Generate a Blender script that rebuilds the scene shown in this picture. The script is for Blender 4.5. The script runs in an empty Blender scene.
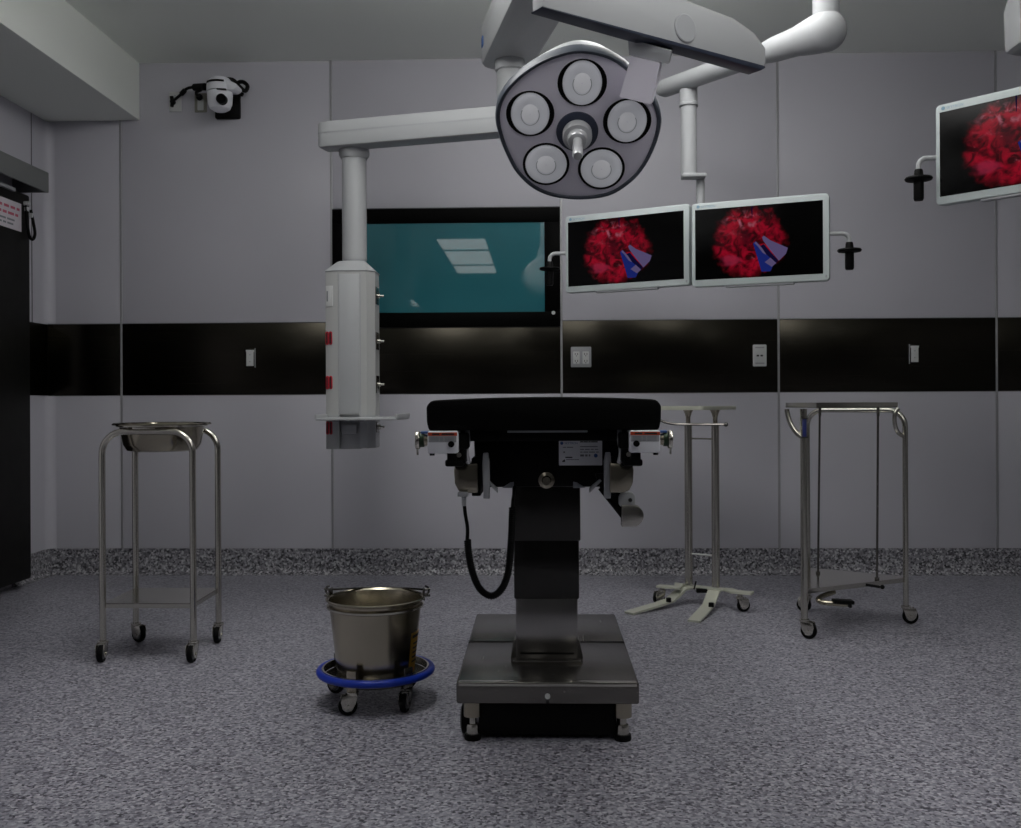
import bpy, bmesh, math, random
from mathutils import Vector as V, Matrix as M
from math import sin, cos, pi, radians as R
random.seed(4)
C = bpy.context.scene.collection
sc = bpy.context.scene

# ------------------------------------------------------------------ camera
F = 1000.0                                   # focal length in pixels of the 1021-wide frame
CAMZ = 1.0
cam_d = bpy.data.cameras.new('camera'); cam = bpy.data.objects.new('camera', cam_d); C.objects.link(cam)
cam_d.sensor_width = 36; cam_d.lens = 36 * F / 1021; cam_d.shift_y = -12 / 1021; cam_d.clip_start = .05
cam.location = (0, 0, CAMZ)
CR = (M.Rotation(R(1.69), 3, 'Z') @ M.Rotation(R(90), 3, 'X') @ M.Rotation(R(-0.27), 3, 'Z'))
cam.rotation_euler = CR.to_euler()
sc.camera = cam

def at(px, py, Y):
    """world point seen at pixel (px,py) at depth Y"""
    d = CR @ V(((px - 510.5) / F, (402 - py) / F, -1))
    return V((0, 0, CAMZ)) + d * (Y / d.y)
def fl(px, py, z=0.0):
    d = CR @ V(((px - 510.5) / F, (402 - py) / F, -1))
    return V((0, 0, CAMZ)) + d * ((z - CAMZ) / d.z)

# ------------------------------------------------------------------ materials
def mat(name, col, rough=.5, metal=0., spec=.5, emit=None, es=0., coat=0., bump=None):
    m = bpy.data.materials.new(name); m.use_nodes = True
    b = m.node_tree.nodes['Principled BSDF']
    b.inputs['Base Color'].default_value = (*col, 1); b.inputs['Roughness'].default_value = rough
    b.inputs['Metallic'].default_value = metal; b.inputs['Specular IOR Level'].default_value = spec
    b.inputs['Coat Weight'].default_value = coat
    if emit: b.inputs['Emission Color'].default_value = (*emit, 1); b.inputs['Emission Strength'].default_value = es
    N, L = m.node_tree.nodes, m.node_tree.links
    # faint procedural variation of the surface so nothing is perfectly uniform
    tc = N.new('ShaderNodeTexCoord'); nz = N.new('ShaderNodeTexNoise')
    nz.inputs['Scale'].default_value = bump[0] if bump else 14
    L.new(tc.outputs['Object'], nz.inputs['Vector'])
    mr = N.new('ShaderNodeMapRange'); mr.inputs['To Min'].default_value = max(0, rough - .04); mr.inputs['To Max'].default_value = min(1, rough + .04)
    L.new(nz.outputs['Fac'], mr.inputs['Value']); L.new(mr.outputs['Result'], b.inputs['Roughness'])
    if bump:
        bp = N.new('ShaderNodeBump'); bp.inputs['Strength'].default_value = bump[1]; bp.inputs['Distance'].default_value = .001
        L.new(nz.outputs['Fac'], bp.inputs['Height']); L.new(bp.outputs['Normal'], b.inputs['Normal'])
    return m

def brushed(name, col, rough, scale, metal=1.0):
    m = mat(name, col, rough, metal)
    N, L = m.node_tree.nodes, m.node_tree.links
    b = N['Principled BSDF']
    tc = N.new('ShaderNodeTexCoord'); mp = N.new('ShaderNodeMapping'); mp.inputs['Scale'].default_value = scale
    nz = N.new('ShaderNodeTexNoise'); nz.inputs['Scale'].default_value = 1; nz.inputs['Detail'].default_value = 4
    L.new(tc.outputs['Object'], mp.inputs['Vector']); L.new(mp.outputs['Vector'], nz.inputs['Vector'])
    mr = N.new('ShaderNodeMapRange'); mr.inputs['To Min'].default_value = rough - .035; mr.inputs['To Max'].default_value = rough + .035
    L.new(nz.outputs['Fac'], mr.inputs['Value']); L.new(mr.outputs['Result'], b.inputs['Roughness'])
    return m

def speckle(name, stops, scale, rough, spec=.5):
    m = bpy.data.materials.new(name); m.use_nodes = True
    N, L = m.node_tree.nodes, m.node_tree.links
    b = N['Principled BSDF']; b.inputs['Specular IOR Level'].default_value = spec
    tc = N.new('ShaderNodeTexCoord')
    vo = N.new('ShaderNodeTexVoronoi'); vo.inputs['Scale'].default_value = scale
    nz = N.new('ShaderNodeTexNoise'); nz.inputs['Scale'].default_value = scale * .55; nz.inputs['Detail'].default_value = 3
    L.new(tc.outputs['Object'], vo.inputs['Vector']); L.new(tc.outputs['Object'], nz.inputs['Vector'])
    sp = N.new('ShaderNodeSeparateColor'); L.new(vo.outputs['Color'], sp.inputs['Color'])
    mx = N.new('ShaderNodeMix'); mx.inputs['Factor'].default_value = .45
    L.new(sp.outputs['Red'], mx.inputs['A']); L.new(nz.outputs['Fac'], mx.inputs['B'])
    cr = N.new('ShaderNodeValToRGB'); cr.color_ramp.interpolation = 'LINEAR'
    els = cr.color_ramp.elements
    els[0].position, els[0].color = stops[0][0], (*stops[0][1], 1)
    els[1].position, els[1].color = stops[-1][0], (*stops[-1][1], 1)
    for p, c in stops[1:-1]:
        e = els.new(p); e.color = (*c, 1)
    L.new(mx.outputs['Result'], cr.inputs['Fac']); L.new(cr.outputs['Color'], b.inputs['Base Color'])
    n2 = N.new('ShaderNodeTexNoise'); n2.inputs['Scale'].default_value = 3
    L.new(tc.outputs['Object'], n2.inputs['Vector'])
    mr = N.new('ShaderNodeMapRange'); mr.inputs['To Min'].default_value = rough - .05; mr.inputs['To Max'].default_value = rough + .05
    L.new(n2.outputs['Fac'], mr.inputs['Value']); L.new(mr.outputs['Result'], b.inputs['Roughness'])
    return m

m_wall = mat('wall_panel', (.52, .513, .56), .42, spec=.35)
m_ceil = mat('ceiling_paint', (.86, .89, .84), .8, spec=.2)
m_floor = speckle('speckled_vinyl', [(.20, (.040, .040, .055)), (.38, (.205, .20, .24)), (.60, (.315, .31, .355)), (.80, (.48, .48, .52))], 125, .36)
m_cove = speckle('speckled_cove', [(.25, (.03, .03, .035)), (.40, (.15, .147, .165)), (.6, (.27, .265, .29)), (.8, (.55, .55, .57))], 105, .45)
m_band = brushed('dark_brushed_steel_panel', (.036, .033, .026), .26, (1.5, 200, 200))
m_trim = mat('grey_trim', (.36, .36, .37), .45, .3)
m_joint = mat('dark_joint', (.13, .13, .14), .6)  # dark grey of the wall panel joints
m_wallf = mat('grey_far_wall', (.20, .20, .21), .5)
m_door = mat('dark_door_panel', (.010, .010, .009), .42, 0, .06)
m_header = mat('grey_header', (.21, .22, .215), .5, .4)
m_steel = brushed('stainless_steel', (.58, .56, .50), .19, (6, 6, 90))
m_steelw = brushed('warm_stainless', (.46, .42, .33), .24, (60, 60, 6))
m_basin = brushed('basin_steel', (.36, .33, .26), .17, (6, 6, 60))
m_chrome = mat('chrome', (.62, .63, .64), .32, .45)
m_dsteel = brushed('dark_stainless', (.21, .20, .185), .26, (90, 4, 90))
m_colshade = brushed('column_steel_shaded', (.05, .049, .046), .20, (90, 90, 4))  # column steel darkened to stand for shade and dark reflections
m_dsteelv = brushed('dark_stainless_column', (.36, .35, .335), .19, (90, 90, 4))  # same column steel without that darkening
m_white = mat('white_enamel', (.40, .41, .42), .4, spec=.3)
m_white2 = mat('warm_white_enamel', (.42, .425, .42), .42, spec=.3)
m_bezel = mat('monitor_bezel', (.48, .53, .53), .4, spec=.3)
m_black = mat('black_rubber', (.003, .003, .003), .5, spec=.12)
m_pad = mat('black_upholstery', (.003, .003, .003), .65, spec=.05, bump=(60, .2))
m_gloss = mat('black_glass_border', (.0015, .0015, .0015), .5, spec=.04)
m_navy = mat('navy_rubber', (.025, .032, .055), .4)
m_rim = mat('slate_rim', (.055, .065, .085), .35)
m_face = mat('lamp_face', (.80, .77, .86), .38)
m_blue = mat('blue_bumper', (.004, .035, .42), .35)
m_red = mat('red_socket', (.45, .008, .025), .4)
m_orange = mat('red_label', (.50, .05, .01), .5)
m_lgrey = mat('light_grey_plastic', (.36, .37, .385), .45, spec=.3)
m_plate = mat('white_wall_plate', (.62, .63, .62), .45, spec=.3)
m_beige = mat('beige_wall_plate', (.22, .215, .18), .45)
m_metalbox = mat('painted_box', (.80, .81, .85), .38)
m_green = mat('green_band', (.025, .05, .025), .4, .4)
m_yellow = mat('yellow_sticker', (.50, .27, .01), .5)
m_ink = mat('black_ink', (.02, .02, .02), .6)
m_inkg = mat('grey_ink', (.20, .21, .23), .6)
m_inkb = mat('blue_ink', (.05, .13, .36), .6)
m_inkr = mat('red_ink', (.50, .10, .16), .6)
m_tag = mat('deep_blue_tag', (.02, .03, .16), .5)
m_inkc = mat('pale_blue_ink', (.22, .36, .46), .6)
m_ivory = mat('ivory_enamel', (.55, .56, .47), .35, .2)
m_sign = mat('sign_paper', (.62, .58, .62), .6)
m_lens = mat('lamp_lens', (.75, .76, .80), .12, emit=(.92, .94, 1), es=.118)
m_lens2 = mat('lamp_lens_centre', (.8, .8, .82), .2, emit=(.95, .96, 1), es=.16)
m_light = mat('light_diffuser', (.9, .9, .9), .5, emit=(1, .99, .98), es=6.0)
m_lightd = mat('dim_diffuser', (.9, .9, .9), .5, emit=(1, .99, .97), es=1.0)

def mk_glass():
    m = mat('teal_window_glass', (.028, .175, .21), .04, spec=1.0)
    b = m.node_tree.nodes['Principled BSDF']; b.inputs['IOR'].default_value = 2.1
    b.inputs['Specular IOR Level'].default_value = .5
    for l in list(b.inputs['Roughness'].links): m.node_tree.links.remove(l)
    b.inputs['Roughness'].default_value = .02
    return m
m_glass = mk_glass()

def mk_screen():
    m = bpy.data.materials.new('endoscope_picture'); m.use_nodes = True
    N, L = m.node_tree.nodes, m.node_tree.links; N.clear()
    out = N.new('ShaderNodeOutputMaterial'); uv = N.new('ShaderNodeUVMap')
    def math_(op, a, b=None, c=None):
        n = N.new('ShaderNodeMath'); n.operation = op
        for i, x in enumerate((a, b, c)):
            if x is None: continue
            if isinstance(x, (int, float)): n.inputs[i].default_value = x
            else: L.new(x, n.inputs[i])
        return n.outputs[0]
    def smooth(x, a, b):
        n = N.new('ShaderNodeMapRange'); n.interpolation_type = 'SMOOTHSTEP'
        L.new(x, n.inputs['Value']); n.inputs['From Min'].default_value = a; n.inputs['From Max'].default_value = b
        return n.outputs['Result']
    def mix(f, a, b):
        n = N.new('ShaderNodeMix'); n.data_type = 'RGBA'
        if isinstance(f, (int, float)): n.inputs['Factor'].default_value = f
        else: L.new(f, n.inputs['Factor'])
        for s, x in ((6, a), (7, b)):
            if isinstance(x, tuple): n.inputs[s].default_value = (*x, 1)
            else: L.new(x, n.inputs[s])
        return n.outputs[2]
    se = N.new('ShaderNodeSeparateXYZ'); L.new(uv.outputs['UV'], se.inputs['Vector'])
    x = math_('MULTIPLY', se.outputs['X'], 1.72); y = se.outputs['Y']
    co = N.new('ShaderNodeCombineXYZ'); L.new(x, co.inputs['X']); L.new(y, co.inputs['Y'])
    nw = N.new('ShaderNodeTexNoise'); nw.inputs['Scale'].default_value = 6; nw.inputs['Detail'].default_value = 3
    L.new(co.outputs[0], nw.inputs['Vector'])
    n1 = N.new('ShaderNodeTexNoise'); n1.inputs['Scale'].default_value = 7; n1.inputs['Detail'].default_value = 5; n1.inputs['Distortion'].default_value = 1.2
    L.new(co.outputs[0], n1.inputs['Vector'])
    n2 = N.new('ShaderNodeTexNoise'); n2.inputs['Scale'].default_value = 9; n2.inputs['Detail'].default_value = 4; n2.inputs['Distortion'].default_value = .6
    L.new(co.outputs[0], n2.inputs['Vector'])
    def dist(cx, cy, sx=1, sy=1):
        dx = math_('MULTIPLY', math_('SUBTRACT', x, cx), sx); dy = math_('MULTIPLY', math_('SUBTRACT', y, cy), sy)
        return math_('SQRT', math_('ADD', math_('MULTIPLY', dx, dx), math_('MULTIPLY', dy, dy)))
    warp = math_('MULTIPLY', math_('SUBTRACT', nw.outputs['Fac'], .5), .28)
    dd = math_('ADD', dist(.73, .5), warp)
    mask = math_('SUBTRACT', 1.0, smooth(dd, .38, .53))
    red = mix(smooth(n1.outputs['Fac'], .33, .66), (.022, .0005, .002), (.22, .002, .012))
    pinkf = math_('MULTIPLY', smooth(n2.outputs['Fac'], .50, .68), math_('SUBTRACT', 1.0, smooth(math_('ADD', dist(.58, .90, .9, 1.3), warp), .10, .42)))
    red = mix(pinkf, red, (.26, .07, .10))
    lip = math_('SUBTRACT', 1.0, smooth(math_('ADD', dist(.47, .25, 1, 2.1), math_('MULTIPLY', warp, .5)), .10, .20))
    red = mix(math_('MULTIPLY', lip, .6), red, (.22, .014, .04))
    hole = math_('SUBTRACT', 1.0, smooth(math_('ADD', dist(.70, .55, 1.2, .9), math_('MULTIPLY', warp, .6)), .02, .19))
    red = mix(math_('MULTIPLY', hole, .8), red, (.018, .0005, .003))
    glint = smooth(n2.outputs['Fac'], .66, .72)
    red = mix(math_('MULTIPLY', glint, .35), red, (.36, .10, .13))
    pic = mix(mask, (.0, .0, .0), red)
    em = N.new('ShaderNodeEmission'); L.new(pic, em.inputs['Color']); em.inputs['Strength'].default_value = 1
    gl = N.new('ShaderNodeBsdfGlossy'); gl.inputs['Roughness'].default_value = .15; gl.inputs['Color'].default_value = (.012, .012, .012, 1)
    ad = N.new('ShaderNodeAddShader'); L.new(em.outputs[0], ad.inputs[0]); L.new(gl.outputs[0], ad.inputs[1])
    L.new(ad.outputs[0], out.inputs['Surface'])
    return m
m_screen = mk_screen()
def emis(name, col):
    m = mat(name, (.0, .0, .0), .5, spec=0, emit=col, es=1); return m
m_tool = emis('picture_tool_pale', (.075, .058, .13))
m_toolb = emis('picture_tool_blue', (.008, .014, .11))
m_toold = emis('picture_tool_dark', (.004, .003, .02))

# ------------------------------------------------------------------ mesh builder
class MB:
    def __init__(s): s.v = []; s.f = []; s.mi = []; s.mats = []; s.cur = 0; s.uv = {}
    def use(s, m):
        if m not in s.mats: s.mats.append(m)
        s.cur = s.mats.index(m); return s
    def add(s, vs, fs):
        o = len(s.v); s.v += [V(v) for v in vs]
        for f in fs: s.f.append([o + i for i in f]); s.mi.append(s.cur)
        return o
    def bm(s, bm):
        bm.verts.index_update()
        s.add([v.co.copy() for v in bm.verts], [[v.index for v in f.verts] for f in bm.faces]); bm.free()
    def box(s, c, size, rot=None, bev=0, seg=2):
        b = bmesh.new(); bmesh.ops.create_cube(b, size=1)
        bmesh.ops.scale(b, vec=V(size), verts=b.verts)
        if bev: bmesh.ops.bevel(b, geom=list(b.edges), offset=bev, segments=seg, profile=.5, affect='EDGES')
        if rot is not None: bmesh.ops.rotate(b, cent=(0, 0, 0), matrix=rot, verts=b.verts)
        bmesh.ops.translate(b, vec=V(c), verts=b.verts); s.bm(b); return s
    def b2(s, a, b, bev=0, seg=2):
        a = V(a); b = V(b); sz = V((abs(b.x - a.x), abs(b.y - a.y), abs(b.z - a.z)))
        return s.box((a + b) / 2, sz, None, bev, seg)
    def rings(s, rings, closed=False, caps=True):
        n = len(rings[0]); o = len(s.v); s.v += [V(p) for r in rings for p in r]; m = len(rings)
        for i in range(m if closed else m - 1):
            a = o + i * n; b = o + ((i + 1) % m) * n
            for j in range(n):
                k = (j + 1) % n
                s.f.append([a + j, a + k, b + k, b + j]); s.mi.append(s.cur)
        if caps and not closed:
            s.f.append([o + j for j in range(n)][::-1]); s.mi.append(s.cur)
            s.f.append([o + (m - 1) * n + j for j in range(n)]); s.mi.append(s.cur)
        return s
    def tube(s, pts, r, seg=10, closed=False, caps=True):
        pts = [V(p) for p in pts]; n = len(pts); rr = r if isinstance(r, (list, tuple)) else [r] * n
        rings = []; prev = None
        for i, p in enumerate(pts):
            a = pts[(i - 1) % n] if (closed or i > 0) else p; b = pts[(i + 1) % n] if (closed or i < n - 1) else p
            t = (b - a).normalized()
            if prev is None:
                u = t.orthogonal().normalized()
            else:
                u = (prev - t * prev.dot(t)).normalized()
            prev = u; w = t.cross(u)
            rings.append([p + (u * cos(2 * pi * j / seg) + w * sin(2 * pi * j / seg)) * rr[i] for j in range(seg)])
        return s.rings(rings, closed, caps)
    def cyl(s, p0, p1, r, r1=None, seg=24):
        return s.tube([p0, p1], [r, r if r1 is None else r1], seg)
    def lathe(s, prof, o, ax=(0, 0, 1), seg=32, caps=False):
        ax = V(ax).normalized(); u = ax.orthogonal().normalized(); w = ax.cross(u); o = V(o)
        rings = [[o + ax * h + (u * cos(2 * pi * j / seg) + w * sin(2 * pi * j / seg)) * max(r, 1e-5) for j in range(seg)] for r, h in prof]
        return s.rings(rings, False, caps)
    def prism(s, poly, o, u, w, n, t, bev=0):
        """2-D outline (a,b) placed at o + a*u + b*w, from 0 to t along n"""
        o = V(o); u = V(u); w = V(w); n = V(n)
        b = bmesh.new(); vs = [b.verts.new(o + u * a + w * c) for a, c in poly]
        f = b.faces.new(vs); r = bmesh.ops.extrude_face_region(b, geom=[f])
        ev = [g for g in r['geom'] if isinstance(g, bmesh.types.BMVert)]
        bmesh.ops.translate(b, vec=n * t, verts=ev)
        bmesh.ops.recalc_face_normals(b, faces=b.faces)
        if bev: bmesh.ops.bevel(b, geom=list(b.edges), offset=bev, segments=2, profile=.5, affect='EDGES')
        s.bm(b); return s
    def flat(s, poly, o, u, w):
        o = V(o); u = V(u); w = V(w)
        s.add([o + u * a + w * c for a, c in poly], [list(range(len(poly)))]); return s
    def ball(s, c, r, sc_=(1, 1, 1), seg=20):
        b = bmesh.new(); bmesh.ops.create_uvsphere(b, u_segments=seg, v_segments=seg // 2, radius=r)
        bmesh.ops.scale(b, vec=V(sc_), verts=b.verts); bmesh.ops.translate(b, vec=V(c), verts=b.verts); s.bm(b); return s
    def text(s, txt, o, u, w, size, align='LEFT', ex=.0003):
        cu = bpy.data.curves.new('t', 'FONT'); cu.body = txt; cu.size = 1; cu.align_x = align; cu.extrude = 0; cu.resolution_u = 3
        ob = bpy.data.objects.new('t', cu); C.objects.link(ob)
        me = bpy.data.meshes.new_from_object(ob.evaluated_get(bpy.context.evaluated_depsgraph_get()))
        o = V(o); u = V(u).normalized(); w = V(w).normalized()
        s.add([o + u * (v.co.x * size) + w * (v.co.y * size) for v in me.vertices], [list(p.vertices) for p in me.polygons])
        bpy.data.objects.remove(ob); bpy.data.curves.remove(cu); bpy.data.meshes.remove(me); return s
    def build(s, name, m=None, parent=None, origin=None, ang=32):
        me = bpy.data.meshes.new(name)
        if parent is not None:
            r = parent
            while r.parent: r = r.parent
            off = V(r.location)
        else: off = V(origin) if origin is not None else V((0, 0, 0))
        me.from_pydata([v - off for v in s.v], [], s.f)
        if not s.mats: s.mats = [m]
        for x in s.mats: me.materials.append(x)
        for p, i in zip(me.polygons, s.mi): p.material_index = i; p.use_smooth = True
        me.validate(); 
        b = bmesh.new(); b.from_mesh(me); bmesh.ops.recalc_face_normals(b, faces=b.faces); b.to_mesh(me); b.free()
        me.set_sharp_from_angle(angle=R(ang))
        ob = bpy.data.objects.new(name, me); C.objects.link(ob)
        if parent is not None: ob.parent = parent
        else: ob.location = off
        return ob

def thing(name, loc, label, cat, group=None):
    o = bpy.data.objects.new(name, None); C.objects.link(o); o.location = loc; o.empty_display_size = .1
    return tag(o, label, cat, group)
def tag(o, label, cat, group=None):
    o['label'] = label; o['category'] = cat
    if group: o['group'] = group
    return o
def struct(o): o['kind'] = 'structure'; return o
X, Y, Z = V((1, 0, 0)), V((0, 1, 0)), V((0, 0, 1))
def arc(c, u, w, r, a0, a1, n=8):
    return [V(c) + V(u) * (r * cos(R(a0 + (a1 - a0) * i / n))) + V(w) * (r * sin(R(a0 + (a1 - a0) * i / n))) for i in range(n + 1)]
def catmull(p, k=6, closed=False):
    p = [V(x) for x in p]; n = len(p); out = []
    for i in range(n if closed else n - 1):
        g = lambda j: p[j % n] if closed else p[max(0, min(n - 1, j))]
        a, b, c, d = g(i - 1), g(i), g(i + 1), g(i + 2)
        for s_ in range(k):
            t = s_ / k
            out.append(.5 * ((2 * b) + (c - a) * t + (2 * a - 5 * b + 4 * c - d) * t * t + (3 * b - a - 3 * c + d) * t ** 3))
    if not closed: out.append(p[-1])
    return out
def rrect(w, h, r, n=5):
    o = []
    for cx, cy, a in ((w / 2 - r, h / 2 - r, 0), (-w / 2 + r, h / 2 - r, 90), (-w / 2 + r, -h / 2 + r, 180), (w / 2 - r, -h / 2 + r, 270)):
        o += [(cx + r * cos(R(a + 90 * i / n)), cy + r * sin(R(a + 90 * i / n))) for i in range(n + 1)]
    return o

# ------------------------------------------------------------------ room
WY, XL, XR, YB, CZ = 5.81, -2.90, 3.70, -5.0, 3.0
SOX, SOZ = -2.343, 2.665
def sx(px, py=400, d=WY): return at(px, py, d).x
seams = [sx(122, 450), sx(332.5, 450), sx(562, 450), sx(779, 450), sx(997, 450)]
Z0, Z1 = 1.051, 1.469        # steel band
struct(MB().b2((XL - .2, YB - .2, -.1), (XR + .2, WY + .2, 0)).build('floor', m_floor))
b = MB(); b.b2((XL - .2, YB - .2, CZ), (XR + .2, WY + .2, CZ + .12))
struct(b.build('ceiling', m_ceil))
b = MB(); b.use(m_joint).b2((XL - .2, WY + .004, 0), (XR + .2, WY + .2, CZ + .02))
edges = [XL] + seams + [XR]
wx0, wx1 = seams[1] + .006, seams[2] - .006
for i in range(len(edges) - 1):
    x0, x1 = edges[i] + .003, edges[i + 1] - .003
    b.use(m_wall)
    if i == 2:
        b.b2((x0, WY, 2.135), (x1, WY + .05, CZ), .002)
    else:
        b.b2((x0, WY, Z1 + .004), (x1, WY + .05, CZ), .002)
    b.b2((x0, WY, .15), (x1, WY + .05, Z0 - .004), .002)
struct(b.build('wall_back'))
b = MB()
for i in range(len(edges) - 1):
    b.b2((edges[i] + .003, WY - .002, Z0), (edges[i + 1] - .003, WY + .03, Z1 if i != 2 else 1.434), .0015)
b.box((XL + .0, 5.70, (Z0 + Z1) / 2), (.006, .215, Z1 - Z0))
struct(b.build('trim_1', m_band))
b = MB()
for x in seams: b.b2((x - .0065, WY - .004, .15), (x + .0065, WY + .01, CZ), .002)
struct(b.build('trim_2', m_trim))
b = MB(); b.use(m_wall).b2((XL - .2, YB - .2, 0), (XL, WY + .1, CZ + .02)); b.use(m_joint).b2((XL - .001, 5.628, Z1), (XL + .0015, 5.638, SOZ))
# quarter-round covered corner to the back wall
b.use(m_wall).prism([(0, 0), (.05, 0)] + [(.05 - .05 * sin(R(a)), .05 - .05 * cos(R(a))) for a in range(10, 90, 10)] + [(0, .05)], (XL, WY, .15), X, -Y, Z, Z0 - .154)
b.prism([(0, 0), (.05, 0)] + [(.05 - .05 * sin(R(a)), .05 - .05 * cos(R(a))) for a in range(10, 90, 10)] + [(0, .05)], (XL, WY, Z1 + .004), X, -Y, Z, SOZ - Z1 - .01)
struct(b.build('wall_left'))
struct(MB().b2((XR, YB - .2, 0), (XR + .2, WY + .1, CZ + .02)).build('wall_right', m_wallf))
struct(MB().b2((XL - .1, YB - .2, 0), (XR + .1, YB, CZ + .02)).build('wall_front', m_wallf))
struct(MB().b2((XL, YB, SOZ), (SOX, WY, CZ + .02), .003).build('ceiling_soffit', m_ceil))
# coved speckled skirting: straight up 10 cm then sweeping out to the floor
def cove(o, u, n, L, name):
    pr = [(0, .15), (.012, .15), (.012, .045)] + [(.012 + .045 * (1 - cos(R(a))), .045 - .045 * sin(R(a))) for a in range(15, 91, 15)] + [(0, 0)]
    struct(MB().prism(pr, o, n, Z, u, L).build(name, m_cove))
cove((XL, WY, 0), X, -Y, XR - XL, 'baseboard_back')
cove((XL, 5.40, 0), Y, X, WY - 5.40, 'baseboard_left')
cove((XR, YB, 0), Y, -X, WY - YB, 'baseboard_right')

# door slab, header, sign, strap
d1 = struct(MB().b2((XL + .03, 3.9, .05), (-2.78, 5.385, 2.14), .012).build('door_1', m_door))
b = MB(); b.b2((XL, 3.4, 2.255), (-2.70, 5.435, 2.275), .003); b.b2((-2.715, 3.4, 2.165), (-2.70, 5.435, 2.262), .003)
b.b2((XL, 5.423, 2.165), (-2.70, 5.435, 2.262), .003)
struct(b.build('trim_3', m_header))
struct(MB().b2((-2.80, 3.6, 2.125), (-2.765, 5.21, 2.145), .004).build('trim_4', m_lgrey))
sy = 5.29
b = MB(); b.use(m_sign).b2((-2.781, sy - .36, 1.925), (-2.7785, sy, 2.075), .0005)
def dashes(b, m, o, u, w, widths, h, gap):
    x = 0; b.use(m)
    for wd in widths:
        b.flat([(x, 0), (x + wd, 0), (x + wd, h), (x, h)], o, u, w); x += wd + gap
dashes(b, m_inkr, (-2.778, sy - .33, 2.032), Y, Z, [.03, .04, .035, .05, .045, .03], .014, .016)
dashes(b, m_inkr, (-2.778, sy - .33, 1.998), Y, Z, [.03, .05, .025, .04, .06, .03], .014, .012)
dashes(b, m_inkg, (-2.778, sy - .31, 1.968), Y, Z, [.05, .09, .075], .010, .012)
dashes(b, m_inkg, (-2.778, sy - .31, 1.946), Y, Z, [.05, .05, .03, .06], .010, .012)
tag(b.build('door_sign', origin=(-2.78, sy - .18, 2.0)), 'white paper sign with red heading on the dark door', 'sign')
p0 = V((-2.772, 5.325, 2.085)); p1 = V((-2.772, 5.375, 2.06))
st = thing('pull_strap', p0, 'black looped pull strap hanging at top edge of dark door', 'strap')
loop = catmull([p0, p0 + V((.006, 0, -.06)), p0 + V((.008, .003, -.13)), p0 + V((.01, .02, -.178)), p0 + V((.012, .05, -.185)), p0 + V((.012, .072, -.15)), p0 + V((.008, .062, -.09)), p1], 6)
MB().tube(loop, .0085, 8).build('loop', m_black, st)
MB().cyl(p0 + V((-.008, 0, 0)), p0 + V((.02, 0, 0)), .013).build('snap_button', m_chrome, st)
MB().box(p0 + V((.003, .003, -.03)), (.022, .02, .024), None, .004).build('clasp', m_chrome, st)
MB().box(p1 + V((.003, -.002, -.03)), (.02, .016, .024), None, .004).build('clasp', m_chrome, st)

# wide wall window with black glass border
wz0, wz1 = 1.438, 2.128
win = MB(); t = .085
win.b2((wx0, WY - .012, wz0), (wx1, WY + .02, wz0 + t), .002); win.b2((wx0, WY - .012, wz1 - t), (wx1, WY + .02, wz1), .002)
win.b2((wx0, WY - .012, wz0 + t), (wx0 + .09, WY + .02, wz1 - t), .001); win.b2((wx1 - .09, WY - .012, wz0 + t), (wx1, WY + .02, wz1 - t), .001)
win = struct(win.build('window_1', m_gloss))
MB().b2((wx0 + .085, WY - .004, wz0 + t - .005), (wx1 - .085, WY + .018, wz1 - t + .005)).build('glass', m_glass, win)
MB().cyl((wx1 - .04, WY - .018, wz0 + .078), (wx1 - .04, WY - .010, wz0 + .078), .011).build('status_button', m_plate, win)

# wall plates
def plate(name, px, py, w, h, m, label, cat, group=None):
    c = at(px, py, WY - .002); t = thing(name, c, label, cat, group)
    MB().prism(rrect(w, h, .005), c + V((0, 0, 0)), X, Z, -Y, .007, .0015).build('cover_plate', m, t)
    return t, c
def rocker(px, py, label, side):
    t, c = plate('light_switch', px, py, .066, .112, m_band, label, 'switch')
    MB().b2(c + V((side * .029 - .0025, -.0105, -.056)), c + V((side * .029 + .0025, -.002, .056)), .0008).build('plate_edge', m_lgrey, t)
    MB().prism([(-.024, .047), (.024, .047), (.024, .036), (.021, .036), (.021, -.047), (-.021, -.047), (-.021, .036), (-.024, .036)], c + V((0, -.007, 0)), X, Z, -Y, .006, .001).build('rocker', m_plate, t)
    for dz in (.018, -.022): MB().cyl(c + V((0, -.0128, dz)), c + V((0, -.0138, dz)), .003, seg=10).build('screw', m_inkg, t)
rocker(250.5, 358, 'white switch in dark frame on steel band left of the supply column', 1)
rocker(914, 354, 'white switch in dark frame on steel band at far right', -1)
t, c = plate('wall_socket', 581, 357, .118, .118, m_lgrey, 'grey double socket plate on the steel band under the window corner', 'socket')
for s_ in (-1, 1):
    o = MB().prism(rrect(.038, .072, .004), c + V((s_ * .027, -.007, -.004)), X, Z, -Y, .005, .001).build('socket_insert', m_plate, t)
    for dz in (.018, -.022):
        b = MB()
        for dx in (-.007, .007): b.b2(c + V((s_ * .027 + dx - .002, -.0126, dz - .006)), c + V((s_ * .027 + dx + .002, -.0118, dz + .004)))
        b.cyl(c + V((s_ * .027, -.0118, dz - .012)), c + V((s_ * .027, -.0126, dz - .012)), .003, seg=10)
        b.build('socket_slot', m_ink, o)
t, c = plate('data_plate', 759.5, 355.5, .078, .125, m_plate, 'white data plate with two ports on steel band below the wide monitor', 'data plate')
b = MB()
for s_ in (-1, 1): b.b2(c + V((s_ * .011 - .007, -.009, -.006)), c + V((s_ * .011 + .007, -.0065, .004)), .0008)
b.build('port', m_ink, t)
for dz in (.046, -.045): MB().b2(c + V((-.026, -.0082, dz - .004)), c + V((.026, -.0065, dz + .004))).build('label_strip', m_lgrey, t)

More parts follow.
